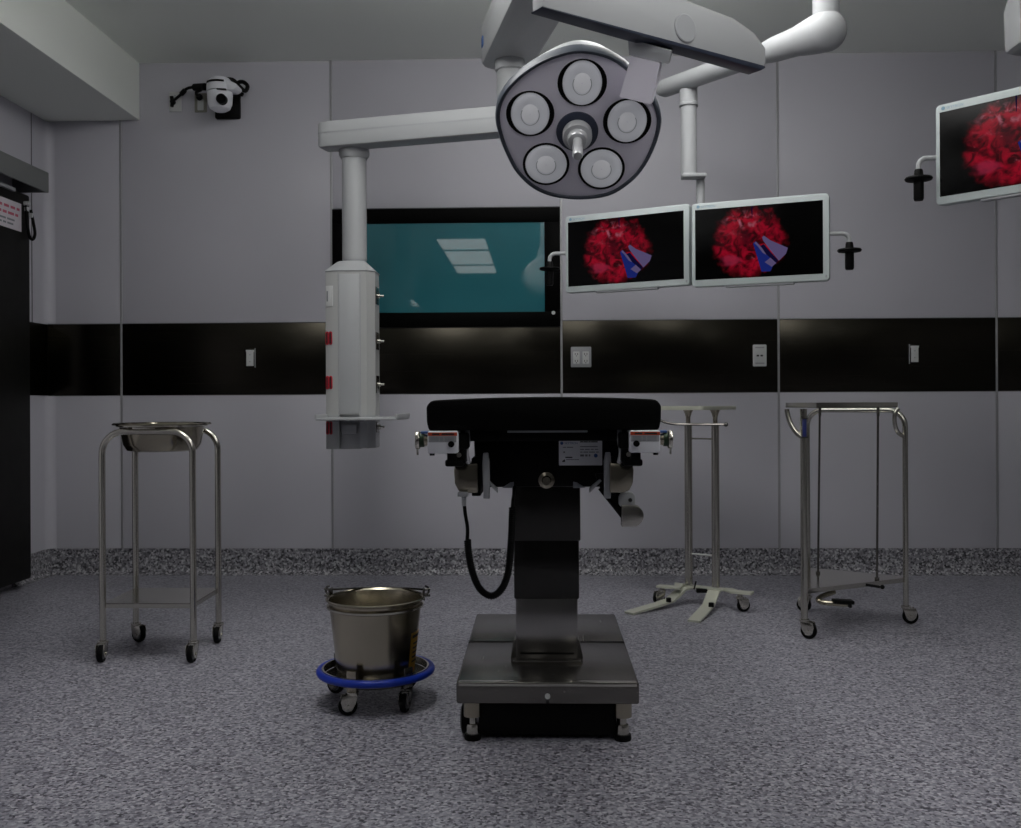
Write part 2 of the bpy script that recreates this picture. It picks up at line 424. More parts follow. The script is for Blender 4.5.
# ------------------------------------------------------------------ wall camera, its sockets and cables
t, c = plate('wall_socket', 175.5, 102, .072, .116, m_plate, 'white plate with black cable end, left of the wall camera', 'socket')
MB().cyl(c + V((-.008, -.005, -.006)), c + V((-.008, -.035, -.006)), .013).build('cable_gland', m_black, t)
MB().cyl(c + V((0, -.006, .035)), c + V((0, -.0085, .035)), .004, seg=12).build('screw', m_lgrey, t)
gl = c + V((-.008, -.03, -.006))
t, c = plate('wall_socket', 201, 103, .072, .112, m_beige, 'dull beige socket plate with black plug beside the wall camera', 'socket')
MB().prism(rrect(.036, .066, .004), c + V((0, -.007, -.012)), X, Z, -Y, .004, .001).build('socket_insert', m_plate, t)
MB().ball(c + V((0, -.028, .026)), .02, (1, .9, 1)).build('plug', m_black, t)
plug = c + V((0, -.03, .03))
cc = at(222, 98, 5.60); pc = at(228.5, 106, WY)
t = thing('wall_camera', pc, 'white dome camera on a black bracket high on the wall', 'camera')
MB().prism(rrect(.148, .16, .012), pc + V((0, -.001, 0)), X, Z, -Y, .02, .003).build('back_plate', m_black, t)
MB().b2(pc + V((-.055, -.24, .045)), pc + V((.06, -.018, .057)), .003).build('shelf_arm', m_black, t)
bz = at(222, 90, 5.6)
b = MB(); k = .0056
b.lathe([(0, .0), (13.5, 0), (15.4, 1.2), (16.2, 4), (16, 6.5), (14.5, 7.6), (0, 7.8)], bz - Z * .0, Z, 32) if 0 else None
sc5 = 5.6 / 1000
b.lathe([(0, 0), (13.2 * sc5, 0), (13.2 * sc5, 5 * sc5), (12.2 * sc5, 10 * sc5), (9 * sc5, 13.5 * sc5), (0, 14 * sc5)], at(220, 92, 5.6), Z, 32)
b.prism([(0, -1 * sc5), (15 * sc5, -1.5 * sc5), (19 * sc5, 1 * sc5), (19 * sc5, 4 * sc5), (8 * sc5, 10 * sc5), (0, 11 * sc5)], at(221, 91, 5.6) + Y * .05, X, Z, -Y, .10, .008)
b.build('camera_base', m_metalbox, t)
hd = MB(); hd.lathe([(0, -20 * sc5), (6 * sc5, -19.5 * sc5), (10 * sc5, -17 * sc5), (12 * sc5, -12 * sc5), (12.6 * sc5, -4 * sc5), (12.4 * sc5, -.6 * sc5), (0, -.5 * sc5)], at(220, 92, 5.6), Z, 32)
hd = hd.build('camera_head', m_metalbox, t)
lc = at(222, 99.5, 5.6 - .066)
MB().lathe([(0, -.002), (4.6 * sc5, -.002), (5.0 * sc5, -.02), (5.0 * sc5, .015)], lc, Y, 24).build('lens', m_black, hd)
MB().box(at(221.5, 89.2, 5.6 - .070), (.052, .02, .007), M.Rotation(R(3), 3, 'Y'), .002).build('status_strip', m_ink, hd)
cpo = at(220, 92, 5.6); b = MB(); rs = []
for i in range(13):
    a = R(-148 + 92 * i / 12); dd = V((cos(a), sin(a), 0))
    rs.append([cpo + dd * r_ + Z * z for r_, z in ((.062, .042), (.0765, .038), (.0745, .050), (.062, .050))])
b.rings(rs); b.build('vent_slot', m_black, t)
ca = catmull([gl, gl + V((.06, -.02, .035)), gl + V((.11, -.04, .065)), at(203.5, 87.5, 5.66)], 5)
b = MB(); b.tube(ca, .0085, 8); b.cyl(ca[5], ca[8], .014, seg=12); b.cyl(ca[-4], ca[-1] + V((.01, 0, .004)), .021, seg=14)
b.tube(catmull([at(201, 90, 5.67), at(196.5, 92, 5.70), at(197, 95, 5.74), plug], 5), .009, 8)
b.tube(catmull([gl + V((-.002, -.006, .03)), gl, gl + V((0, -.006, -.03))], 4), .011, 8)
tag(b.build('camera_cable', m_black, origin=gl), 'black cable running from the white plate to the wall camera', 'cable')
b = MB(); b.tube(catmull([at(226, 79, 5.66), at(233, 80, 5.68), at(239, 86, 5.7), at(245, 91, 5.72), at(247.5, 86, 5.73), at(243, 82, 5.74), at(238, 83, 5.75), at(237, 90, 5.765), at(243, 95, 5.77)], 6), .012, 8)
tag(b.build('cable_coil', m_black, origin=at(237, 95, 5.77)), 'black cable looping behind the right side of wall camera', 'cable')

# ------------------------------------------------------------------ casters
def caster(root, x, y, zt, r=.03, w=.02, yaw=0, fm=None, hub=None, stem=.012):
    fm = fm or m_steel
    d = V((cos(yaw), sin(yaw), 0)); n = V((-sin(yaw), cos(yaw), 0)); o = V((x, y, 0)); ax = o + d * (r * .55) + Z * r
    f = MB(); f.cyl(o + Z * (2 * r + .006), o + Z * zt, stem, seg=14); f.cyl(o + Z * (2 * r + .002), o + Z * (2 * r + .012), max(stem * 1.35, r * .62), seg=18)
    for s_ in (-1, 1):
        f.prism([(-r * .95, r * 1.10), (r * .6, r * 1.10), (r * .78, r * .45), (r * .62, -.15 * r), (r * .25, -.5 * r), (-r * .3, -.5 * r), (-r * .75, .2 * r)], ax + n * (s_ * (w / 2 + .004)) - n * .0015, d, Z, n, .003, .0005)
    f.box(o + Z * (2 * r + .003) + d * .2 * r, (r * 1.1, w + .011, .004), M.Rotation(yaw, 3, 'Z'))
    f.cyl(ax - n * (w / 2 + .008), ax + n * (w / 2 + .008), r * .16, seg=10)
    f = f.build('caster', fm, root)
    q = w / 2
    wh = MB(); wh.use(m_black).lathe([(r * .62, -q * .8), (r * .9, -q), (r, -q * .55), (r, q * .55), (r * .9, q), (r * .62, q * .8)], ax, n, 24)
    wh.use(hub or m_inkg).lathe([(0, -q * .7), (r * .62, -q * .8)], ax, n, 24); wh.lathe([(0, q * .7), (r * .62, q * .8)], ax, n, 24)
    wh.build('wheel', None, f)
    return f

# ------------------------------------------------------------------ basin stand
A, B_ = fl(103, 661), fl(194, 661); A2, B2 = fl(136, 641.5), fl(219, 641.5)
yn, yf = A.y, A2.y
sb = thing('basin_stand', V(((A.x + B2.x) / 2, (yn + yf) / 2, 0)), 'square steel basin stand on wheels at the left', 'stand')
HZ, rt, rb = .892, .0125, .085
def uframe(xa, xb, y):
    p = [V((xa, y, .085))] + arc((xa + rb, y, HZ - rb), -X, Z, rb, 0, 90, 8) + arc((xb - rb, y, HZ - rb), X, Z, rb, 90, 0, 8) + [V((xb, y, .085))]
    MB().tube(p, rt, 14).build('frame_tube', m_steel, sb)
uframe(A.x, B_.x, yn); uframe(A2.x, B2.x, yf)
for x, y, a in ((A.x, yn, -1.45), (B_.x, yn, -1.6), (A2.x, yf, -.5), (B2.x, yf, -1.5)): caster(sb, x, y, .095, .034, .022, a)
sz = .222
b = MB(); b.prism([(A.x, yn), (B_.x, yn), (B2.x, yf), (A2.x, yf)], (0, 0, sz), X, Y, Z, .004)
b.prism([(A.x, yn), (B_.x, yn), (B_.x, yn + .004), (A.x, yn + .004)], (0, 0, sz - .016), X, Y, Z, .018)
b.prism([(B_.x, yn), (B2.x, yf), (B2.x - .004, yf), (B_.x - .004, yn)], (0, 0, sz - .016), X, Y, Z, .018)
b.prism([(A.x, yn), (A2.x, yf), (A2.x + .004, yf), (A.x + .004, yn)], (0, 0, sz - .016), X, Y, Z, .018)
b.build('shelf', m_steel, sb)
bc = V(((A.x + B_.x + A2.x + B2.x) / 4, (yn + yf) / 2, 0)); br = .184
b = MB()   # ring holder bridging the two bent tubes
b.tube([bc + V((br * .93 * cos(a * pi / 16), br * .93 * sin(a * pi / 16), .913)) for a in range(32)], .006, 8, True)
for s_ in (-1, 1): b.b2(bc + V((-.055, s_ * (yf - yn) / 2 - .008, .885)), bc + V((.035, s_ * (yf - yn) / 2 + .008, .911)), .002)
b.build('ring_holder', m_steel, sb)
b = MB(); b.lathe([(0, .812), (.115, .812), (.135, .819), (.148, .84), (.158, .90), (.163, .921), (.186, .923), (.191, .919), (.1915, .915), (.186, .9185), (.166, .917), (.161, .897), (.151, .838), (.136, .8135), (.115, .809), (0, .809)], bc, Z, 64)
tag(b.build('basin', m_basin, origin=bc + Z * .81), 'round steel basin sitting in the wheeled stand at left', 'basin')

# ------------------------------------------------------------------ kick bucket and its wheeled ring
kc = V((at(375.5, 600, 3.34).x, 3.34, 0))
kt = thing('bucket_carriage', kc, 'wheeled bucket carrier with a bright blue bumper ring', 'carriage')
rz, rr = .106, .186
MB().tube([kc + V((rr * cos(a * pi / 32), rr * sin(a * pi / 32), rz)) for a in range(64)], .0118, 12, True).build('bumper_ring', m_blue, kt)
MB().lathe([(.172, rz - .012), (.178, rz - .012), (.178, rz + .012), (.172, rz + .012), (.172, rz - .012)], kc, Z, 64).build('ring_band', m_steel, kt)
b = MB(); b.lathe([(.0, .078), (.15, .078), (.172, .088), (.172, .092), (.15, .082), (0, .082)], kc, Z, 48)
b.build('cradle', m_dsteel, kt)
wa = [(-108, 0), (-42, 1), (62, 1), (150, 1)]
for a, bk in wa:
    p = kc + V((.158 * cos(R(a)), .158 * sin(R(a)), 0))
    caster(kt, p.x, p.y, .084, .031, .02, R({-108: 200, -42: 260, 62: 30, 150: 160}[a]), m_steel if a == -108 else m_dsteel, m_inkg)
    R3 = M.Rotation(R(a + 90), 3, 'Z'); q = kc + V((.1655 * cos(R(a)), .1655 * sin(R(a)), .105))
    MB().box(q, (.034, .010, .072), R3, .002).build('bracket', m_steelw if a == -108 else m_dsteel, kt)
bk = thing('bucket', kc + Z * .083, 'tall steel bucket standing in the blue-ringed carrier', 'bucket')
zb, zr = .0835, .344
MB().lathe([(0, zb), (.118, zb), (.127, zb + .008), (.152, zr - .028), (.160, zr - .024), (.161, zr - .018), (.154, zr - .014), (.157, zr - .004), (.165, zr), (.166, zr + .004), (.161, zr + .006), (.155, zr), (.150, zr - .03), (.125, zb + .012), (.116, zb + .005), (0, zb + .004)], kc, Z, 72).build('pail', m_steelw, bk)
MB().lathe([(.1535, zr - .029), (.1625, zr - .025), (.1625, zr - .019), (.1545, zr - .015)], kc, Z, 72).build('rim_bead', m_steel, bk)
for s_ in (-1, 1):
    a = R(90) + s_ * R(78); u = V((cos(a), sin(a), 0)); n = V((-sin(a), cos(a), 0))
    e = kc + u * .160 + Z * (zr + .008)
    b = MB(); b.box(e + u * .002, (.006, .03, .04), M.Rotation(a, 3, 'Z'), .002)
    b.tube(arc(e + u * .006 + Z * .012, u, Z, .014, -90, 90, 8), .0035, 8); b.cyl(e + Z * -.006, e + u * .024 - Z * .006, .004, seg=10); b.cyl(e + Z * .014, e + u * .024 + Z * .016, .004, seg=10)
    b.build('ear', m_dsteel, bk)
eL, eR = [kc + V((.170 * cos(R(90) + s_ * R(78)), .170 * sin(R(90) + s_ * R(78)), zr + .022)) for s_ in (1, -1)]
b = MB(); pts = [eL + (eR - eL) * (i / 24) + Y * (.142 * sin(pi * i / 24)) - Z * (.0195 * sin(pi * i / 24)) for i in range(25)]
b.tube(pts, .0035, 8); b.build('bail_handle', m_dsteel, bk)
b = MB(); hz = lambda z: .127 + (.152 - .127) * (z - zb - .008) / (zr - .028 - zb - .008) + .0008
def band(m, a0, a1, z0, z1, off=0):
    b.use(m); n = 6; vs = []
    for i in range(n + 1):
        a = R(a0 + (a1 - a0) * i / n)
        for z in (z0, z1): vs.append(kc + V(((hz(z) + off) * cos(a), (hz(z) + off) * sin(a), z)))
    b.add(vs, [[2 * i, 2 * i + 2, 2 * i + 3, 2 * i + 1] for i in range(n)])
band(m_yellow, -26, 8, .10, .24); band(m_ink, -24, 4, .222, .232, .0006)
band(m_inkr, -22, -8, .108, .120, .0006)
for z in (.20, .185, .17, .155, .14): band(m_ink, -20, -2, z, z + .006, .0006)
b.build('yellow_sticker', None, bk)

# ------------------------------------------------------------------ operating table
TX = .018; 
ot = thing('operating_table', (TX, 3.4, 0), 'black-padded operating table on a steel pedestal in the room centre', 'operating table')
yF, yB_, hw, zt = 2.93, 3.88, .268, .178
def T(n, b, m=None, par=None, ang=32): return b.build(n, m, par or ot, ang=ang)
b = MB(); b.box((TX, (yF + 3.424) / 2, .146), (2 * hw, 3.424 - yF, .064), None, .007, 3); T('base_cover', b, m_dsteel)
b = MB(); b.box((TX, (3.430 + yB_) / 2, .146), (2 * hw, yB_ - 3.430, .064), None, .007, 3); T('base_cover', b, m_dsteel)
b = MB(); b.b2((TX - hw + .002, 3.421, .12), (TX + hw - .002, 3.4375, zt + .0006)); T('base_seam', b, m_black)
b = MB(); b.b2((TX - hw + .006, yF - .004, zt - .012), (TX + hw - .006, yF + .02, zt + .002), .004); T('base_lip', b, m_steel)
b = MB(); b.cyl((TX, yF - .004, .138), (TX, yF + .01, .138), .008); T('indicator', b, m_plate)
b = MB(); b.cyl((TX, yF - .003, .122), (TX, yF + .01, .122), .005, seg=12); T('key_slot', b, m_ink)
b = MB(); b.b2((TX - .205, yF + .03, .012), (TX + .205, yB_ - .03, .118), .01); T('underbody', b, m_black)
for x in (-.222, .222):
    for y in (yF + .035, yB_ - .07):
        b = MB(); b.cyl((TX + x, y, .07), (TX + x, y, .118), .027, seg=20); fo = T('levelling_foot', b, m_steelw)
        b = MB(); b.cyl((TX + x, y, .042), (TX + x, y, .075), .011, seg=14); b.lathe([(0, .046), (.017, .046), (.019, .04), (.019, .018), (0, .018)], (TX + x, y, 0), Z, 20); T('foot_stem', b, m_steel, fo)
        b = MB(); b.lathe([(0, 0), (.024, 0), (.026, .006), (.024, .018), (0, .019)], (TX + x, y, 0), Z, 20); T('foot_pad', b, m_black, fo)
for x, y in ((-.243, yF + .085), (.205, yF + .13)):
    b = MB(); b.lathe([(0, -.018), (.03, -.018), (.046, -.012), (.048, 0), (.046, .012), (.03, .018), (0, .018)], (TX + x, y, .048), X, 28); T('base_caster', b, m_black)
cy = 3.15   # front of the lifting column
def col(w, d, z0, z1, nm='column_section'):
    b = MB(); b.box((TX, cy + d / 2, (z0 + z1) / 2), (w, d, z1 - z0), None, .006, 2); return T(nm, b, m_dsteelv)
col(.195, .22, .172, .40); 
b = MB(); b.box((TX, cy + .11, .182), (.215, .24, .010), None, .002); T('column_flange', b, m_dsteel)
for s_ in (-1, 1):
    b = MB(); b.prism([(0, 0), (.018, 0), (.004, .06), (0, .06)], (TX + s_ * .0975, cy + .03, .184), X * s_, Z, Y, .12); T('column_gusset', b, m_dsteel)
MBf = MB(); MBf.b2((TX - .085, cy - .0015, .205), (TX + .085, cy + .004, .211), .001); T('column_slot', MBf, m_black)
b = MB(); b.box((TX, cy - .006 + .12, .475), (.205, .24, .19), None, .005); T('column_section', b, m_colshade)  # upper sections take the shade-darkened steel
b = MB(); b.box((TX, cy - .012 + .13, .675), (.214, .26, .225), None, .005); T('column_section', b, m_colshade)
# head and frame below the pad
yh = 2.52
b = MB(); b.prism([(-.185, .0), (.185, .0), (.19, .135), (-.19, .135)], (TX, yh + .06, .780), X, Z, Y, .95, .008)
T('table_head', b, m_black)
b = MB(); b.b2((TX - .25, yh - .02, .902), (TX + .25, yh + 1.75, .932), .004); T('top_frame', b, m_black)
b = MB(); b.b2((TX - .115, yh + .035, .9165), (TX + .10, yh + .048, .9245), .001); b2 = b; 
b = MB(); b.b2((TX - .100, yh - .026, .9235), (TX + .100, yh - .019, .9285), .001); T('frame_edge', b, m_lgrey)
for s_ in (-1, 1):
    b = MB(); b.b2((TX + s_ * .268 - .006, yh + .08, .878), (TX + s_ * .268 + .006, yh + 1.7, .908), .002); T('side_rail', b, m_dsteel)
# mattress: slightly dished pad
b = MB(); N_ = 56
prof = []
W2 = .282; zb_, zt_ = .932, 1.012
for i in range(N_ + 1):
    x = -W2 + 2 * W2 * i / N_
    e = min(1, (W2 - abs(x)) / .02); 
    prof.append((x, zt_ - .008 + .008 * (1 - (x / W2) ** 2) - .014 * (1 - math.sqrt(max(0, 1 - (1 - e) ** 2)))))
poly = [(-W2 + .006, zb_), (-W2 + .001, zb_ + .02)] + [(x, z) for x, z in prof] + [(W2 - .001, zb_ + .02), (W2 - .006, zb_)]
b.prism([(x, z) for x, z in poly], (TX - .010, 2.40, 0), X, Z, Y, 1.85, .005)
T('mattress', b, m_pad, ang=50)
# rating plate
pc_ = at(580.5, 452.5, yh + .055); n_ = -Y
b = MB(); b.use(m_metalbox).prism(rrect(.111, .066, .002), pc_, X, Z, n_, .002)
o = pc_ + V((0, -.0024, 0))
b.use(m_inkb).flat([(.004 * cos(a * pi / 8), .004 * sin(a * pi / 8)) for a in range(16)], o + V((-.048, 0, .024)), X, Z)
b.text('SKYTRON', o + V((-.041, 0, .0215)), X, Z, .0075)
dashes(b, m_ink, o + V((-.001, 0, .026)), X, Z, [.008, .011, .006, .017], .003, .001)
for k_, ws in enumerate(([.045], [.010, .012, .008, .009], [.006, .012, .015, .007])): dashes(b, m_inkg, o + V((-.001, 0, .014 - .007 * k_)), X, Z, ws, .0022, .0025)
dashes(b, m_inkg, o + V((-.045, 0, .0125)), X, Z, [.008, .016], .002, .002)
dashes(b, m_ink, o + V((-.039, 0, -.014)), X, Z, [.018], .003, .001); dashes(b, m_inkg, o + V((-.037, 0, -.019)), X, Z, [.02, .012], .0018, .001)
dashes(b, m_inkg, o + V((-.044, 0, -.001)), X, Z, [.004], .004, .001)
b.use(m_ink).flat([(-.047, -.024), (-.040, -.024), (-.040, -.017), (-.043, -.0185), (-.047, -.022)], o, X, Z)
dashes(b, m_inkg, o + V((-.001, 0, -.010)), X, Z, [.010, .006, .004], .005, .003)
b.use(m_inkb).flat([(.005 * cos(a * pi / 8), .005 * sin(a * pi / 8)) for a in range(16)], o + V((.039, 0, -.008)), X, Z)
T('rating_plate', b)
kc_ = at(546.5, 480, yh + .055)
b = MB(); b.lathe([(0, -.03), (.010, -.03), (.012, -.024), (.0125, -.012), (.021, -.010), (.022, 0), (0, .002)], kc_, Y, 28); T('lock_knob', b, m_basin)
for s_ in (-1, 1):
    TP = TX - .010; S = lambda x, y, z: V((TP + s_ * x, y, z)); SU = lambda x, y, z: V((TX - .002 + s_ * x, y, z))
    e = at(547 - s_ * 0, 0, 1)
    # clamp box with warning label
    z0b, z1b = .878, .931
    cb = MB(); cb.box(S(.241, 2.43, (z0b + z1b) / 2), (.072, .10, z1b - z0b), None, .004, 2); cb = T('clamp_box', cb, m_metalbox)
    b = MB(); b.use(m_orange); y_ = 2.3795
    x0, x1 = TP + s_ * .241 - .035, TP + s_ * .241 + .035
    b.b2((x0, y_ - .0006, z1b - .011), (x1, y_ + .0005, z1b - .003)); b.use(m_lgrey).b2((x0 + .002, y_ - .0005, z1b - .026), (x1 - .002, y_ + .0005, z1b - .0115))
    dashes(b, m_ink, (x0 + .010, y_ - .0009, z1b - .009), X, Z, [.018, .03], .004, .005)
    for k_ in range(4): dashes(b, m_inkg, (x0 + .006, y_ - .0009, z1b - .0145 - .003 * k_), X, Z, [.02, .008, .022], .0012, .003)
    T('warning_label', b, None, cb)
    kx = S(.220, 2.38, z0b + .022); b = MB(); b.cyl(kx, kx + V((0, -.006, 0)), .0075, seg=18); T('locking_pin', b, m_black, cb)
    b = MB(); b.cyl(S(.268, 2.40, z0b + .002), S(.268, 2.40, z0b - .006), .006, seg=12); T('box_foot', b, m_black, cb)
    # round side knob
    kn = MB(); kn.use(m_steelw).lathe([(0, 0), (.013, 0), (.015, .022), (.009, .024)], S(.275, 2.43, .908), X * s_, 20); kn.use(m_green).lathe([(.010, .014), (.017, .015), (.017, .026), (.010, .027)], S(.275, 2.43, .908), X * s_, 20)
    kn.use(m_steel).lathe([(0, .026), (.021, .026), (.022, .028), (.022, .034), (.021, .036), (0, .036)], S(.275, 2.43, .908), X * s_, 24)
    kn.use(m_steel).cyl(S(.307, 2.43, .90), S(.307, 2.43, .872), .0025, seg=8)
    kn.use(m_inkb).b2(S(.275, 2.418, .924), S(.298, 2.438, .930), .002)
    T('side_knob', kn)
    # black hinge claw
    b = MB(); b.box(S(.222, 2.44, .868), (.024, .05, .03), None, .004); b.box(S(.2165, 2.44, .8525), (.045, .05, .017), None, .005); b.box(S(.199, 2.45, .872), (.022, .05, .045), None, .008); b.box(S(.20, 2.45, .905), (.036, .06, .04), None, .006)
    T('hinge_claw', b, m_black)
    b = MB(); b.cyl(S(.205, 2.432, .872), S(.205, 2.42, .872), .006, seg=14); T('hinge_bolt', b, m_steel)
    b = MB(); b.tube(catmull([S(.188, 2.47, .93), S(.186, 2.455, .905), S(.190, 2.455, .878), S(.186, 2.47, .85)], 6), .006, 8); T('tension_bar', b, m_chrome)
    # motor housing
    b = MB(); b.prism([(-.026, .038), (.030, .034), (.033, .020), (.031, -.012), (.022, -.030), (.008, -.036), (-.026, -.036)], S(.189, 2.47, .811), X * s_, Z, Y, .11, .003); T('motor_housing', b, m_basin)
    b = MB(); b.box(S(.196, 2.465, .845), (.008, .006, .008), None, .002); T('housing_screw', b, m_black)
    # upright plate, screws and bracket
    b = MB(); b.prism([(-.009, -.062), (.007, -.062), (.009, .02), (.007, .052), (-.005, .052), (-.009, .03)], SU(.151, 2.48, .822), X * s_, Z, Y, .02, .002); T('upright_plate', b, m_lgrey)
    b = MB(); b.b2(S(.158, 2.50, .765), S(.180, 2.62, .86), .002); T('hinge_cheek', b, m_black)
    for dz in (.838, .812):
        b = MB(); b.cyl(S(.1665, 2.503, dz), S(.1665, 2.494, dz), .004, seg=12); T('hinge_screw', b, m_steel)
    b = MB(); b.prism([(.0, 0), (.032, .0), (.010, .014), (.0, .016)], S(.076, yh + .05, .779), X * s_, Z, -Y, .004, .0008); T('head_bracket', b, m_inkg)
    b = MB(); b.prism([(0, 0), (.030, .030), (.026, .034), (0, .010)], S(.115, 2.50, .772), X * s_, Z, Y, .03, .001); T('bracket_arm', b, m_lgrey)
# transport lever and disc on the right
b = MB(); q0 = at(600, 488, 2.52); q1 = at(626, 522, 2.52)
b.tube([q0, q1], [.006, .004], 8); b.prism([(0, 0), (-.012, .035), (.045, .04), (.055, -.03), (.058, -.085)], q0, X, Z, Y, .02, .002)
T('lever_plate', b, m_black)
b = MB(); dc = at(633, 516, 2.50); b.prism([(-.028, .027), (-.008, .027)] + [(.0 + .027 * sin(R(a)), .027 * cos(R(a))) for a in range(0, 181, 15)] + [(-.028, -.027)], dc, X, Z, Y, .035, .0015); T('lever_disc', b, m_steel)
b = MB(); dc2 = at(627, 500, 2.51); b.prism(rrect(.042, .036, .012), dc2, X, Z, Y, .03, .003); cbx = T('lever_block', b, m_lgrey)
b = MB(); b.cyl(dc2 + V((.008, .002, 0)), dc2 + V((.008, -.003, 0)), .005, seg=14); T('block_screw', b, m_ink, cbx)
# coiled hand-control cord
q = [at(464, 497, 2.47), at(465, 512, 2.47), at(467.5, 528, 2.47), at(467, 541, 2.47)]
b = MB(); b.box(at(463, 494, 2.47), (.026, .03, .012), None, .003); b.cyl(q[0] + Z * .004, q[0] - Z * .022, .006, seg=12); T('cord_socket', b, m_lgrey)
b = MB(); b.tube(catmull(q, 6), .0045, 8); T('cord', b, m_black)
path = catmull([at(x, y, 2.47) for x, y in ((467.5, 540), (469, 556), (473, 574), (480, 589), (491, 596), (501, 590), (507.5, 575), (510, 556), (511.5, 535), (512.5, 507))], 14)
b = MB(); L_ = [0]
for i in range(1, len(path)): L_.append(L_[-1] + (path[i] - path[i - 1]).length)
hel = []; turns = 84; nn = turns * 8; j = 0
for i in range(nn + 1):
    s_ = L_[-1] * i / nn
    while j < len(L_) - 2 and L_[j + 1] < s_: j += 1
    f = (s_ - L_[j]) / (L_[j + 1] - L_[j]); p = path[j].lerp(path[j + 1], f); tn = (path[j + 1] - path[j]).normalized()
    n1 = Y; n2 = tn.cross(Y).normalized(); a = 2 * pi * turns * i / nn
    hel.append(p + n1 * (.0066 * cos(a)) + n2 * (.0066 * sin(a)))
b.tube(hel, .0031, 5); T('coiled_cord', b, m_black, ang=60)
b = MB(); b.tube(catmull([at(512.5, 507.5, 2.47), at(513, 500, 2.48), V((TX - .085, 2.54, .77)), V((TX - .085, 2.61, .80))], 5), .0045, 8); T('cord', b, m_black)

# ------------------------------------------------------------------ Mayo stand behind the table
ms = thing('mayo_stand', fl(704, 600), 'twin-post instrument stand with flat splayed feet behind the table', 'stand')
P1, P2 = V((at(688.5, 500, 4.98).x, 4.98, 0)), V((at(715.5, 500, 4.90).x, 4.90, 0))
for p in (P1, P2):
    MB().cyl(p + Z * .095, p + Z * .885, .0195, seg=20).build('post', m_steel, ms)
    MB().lathe([(.0115, .88), (.0115, .92), (.018, .942), (.026, .957), (.0, .957)], p, Z, 20).build('inner_post', m_steelw, ms)
MB().tube([P1 + Z * .815, P2 + Z * .815], .004, 8).build('stay_rod', m_steel, ms)
MB().tube([P1 + Z * .245, P2 + Z * .245], .005, 8).build('stay_rod', m_white2, ms)
rp = [at(655, 418, 4.86), at(668, 423, 4.86), at(685, 424.3, 4.86), at(726, 424.5, 4.84)]
b = MB(); b.tube(catmull(rp, 6), .006, 8); b.ball(rp[-1], .011); b.build('release_bar', m_dsteel, ms)
bd = (P2 - P1).normalized(); pe = V((bd.y, -bd.x, 0))
K1, K2 = fl(662, 589, .075), fl(740, 596, .075)
b = MB()
def ribbon(b, pts, w, t):
    """flat bar following pts, width across horizontally"""
    pts = [V(p) for p in pts]; rs = []
    for i, p in enumerate(pts):
        tn = (pts[min(i + 1, len(pts) - 1)] - pts[max(i - 1, 0)]); h = V((tn.x, tn.y, 0)).normalized(); sd = V((-h.y, h.x, 0))
        nn_ = tn.normalized().cross(sd).normalized()
        rs.append([p + sd * w / 2 + nn_ * t / 2, p - sd * w / 2 + nn_ * t / 2, p - sd * w / 2 - nn_ * t / 2, p + sd * w / 2 - nn_ * t / 2])
    b.rings(rs)
c0, c1 = V((K1.x, K1.y, .085)), V((K2.x, K2.y, .085))
bl = c0 - (c1 - c0).normalized() * .02; brr = c1 + (c1 - c0).normalized() * .06
ribbon(b, [bl + Z * .004, c0.lerp(c1, .20) + Z * .004, P1 + Z * .095 - (c1 - c0) * .13 + Z * -.005, P1 + Z * .083, P2 + Z * .083, P2 + Z * .086 + (c1 - c0) * .16, c0.lerp(c1, .93) + Z * .008, brr + Z * .008], .055, .010)
b.build('base_bar', m_ivory, ms)
b = MB(); MBp = (P1 + P2) / 2
b.box(MBp + V((-.005, -.03, .075)), (.06, .03, .02), None, .004); b.cyl(MBp + V((-.045, -.03, .08)), MBp + V((-.035, -.03, .12)), .004, seg=8); b.build('brake_pedal', m_black, ms)
for p, (tx, ty) in ((P1, (629, 612)), (P2, (694, 620))):
    tip = fl(tx, ty, .012); d = (tip - p); d.z = 0; L = d.length; d.normalize(); sd = V((-d.y, d.x, 0))
    b = MB(); ribbon(b, [p + Z * .078, p + d * .05 + Z * .076, p + d * .14 + Z * .030, p + d * .22 + Z * .022, p + d * (L - .02) + Z * .009, p + d * L + Z * .006], .058, .010)
    fo = b.build('foot', m_ivory, ms)
    k_ = p + d * .17 + sd * .02; b = MB(); b.lathe([(0, .052), (.012, .05), (.013, .03), (0, .03)], V((k_.x, k_.y, 0)), Z, 14); b.build('foot_bolt', m_black, fo)
for k_, a in ((c0, 200), (c1, 10)): caster(ms, k_.x, k_.y, .084, .031, .02, R(a), m_steel, m_inkg)
e1 = V((.8, -.6, 0)); e2 = V((.6, .8, 0)); nc = at(702, 408, 4.75); nc.z = 0
b = MB(); tl, tw = .50, .385
tc_ = nc - e1 * tl / 2 + e2 * tw / 2
RT = M((e1, e2, Z)).transposed()
b.prism(rrect(tl, tw, .03), tc_ + Z * .957, e1, e2, Z, .004); 
pr = rrect(tl, tw, .03); pr2 = rrect(tl - .02, tw - .02, .02)
b.rings([[tc_ + e1 * a + e2 * c_ + Z * z for a, c_ in q_] for q_, z in ((pr2, .959), (pr, .963), (pr, .975), (pr2, .975), (pr2, .959))], False, False)
tag(b.build('instrument_tray', m_ivory, origin=tc_ + Z * .957), 'shallow tray lying on the twin-post instrument stand', 'tray')

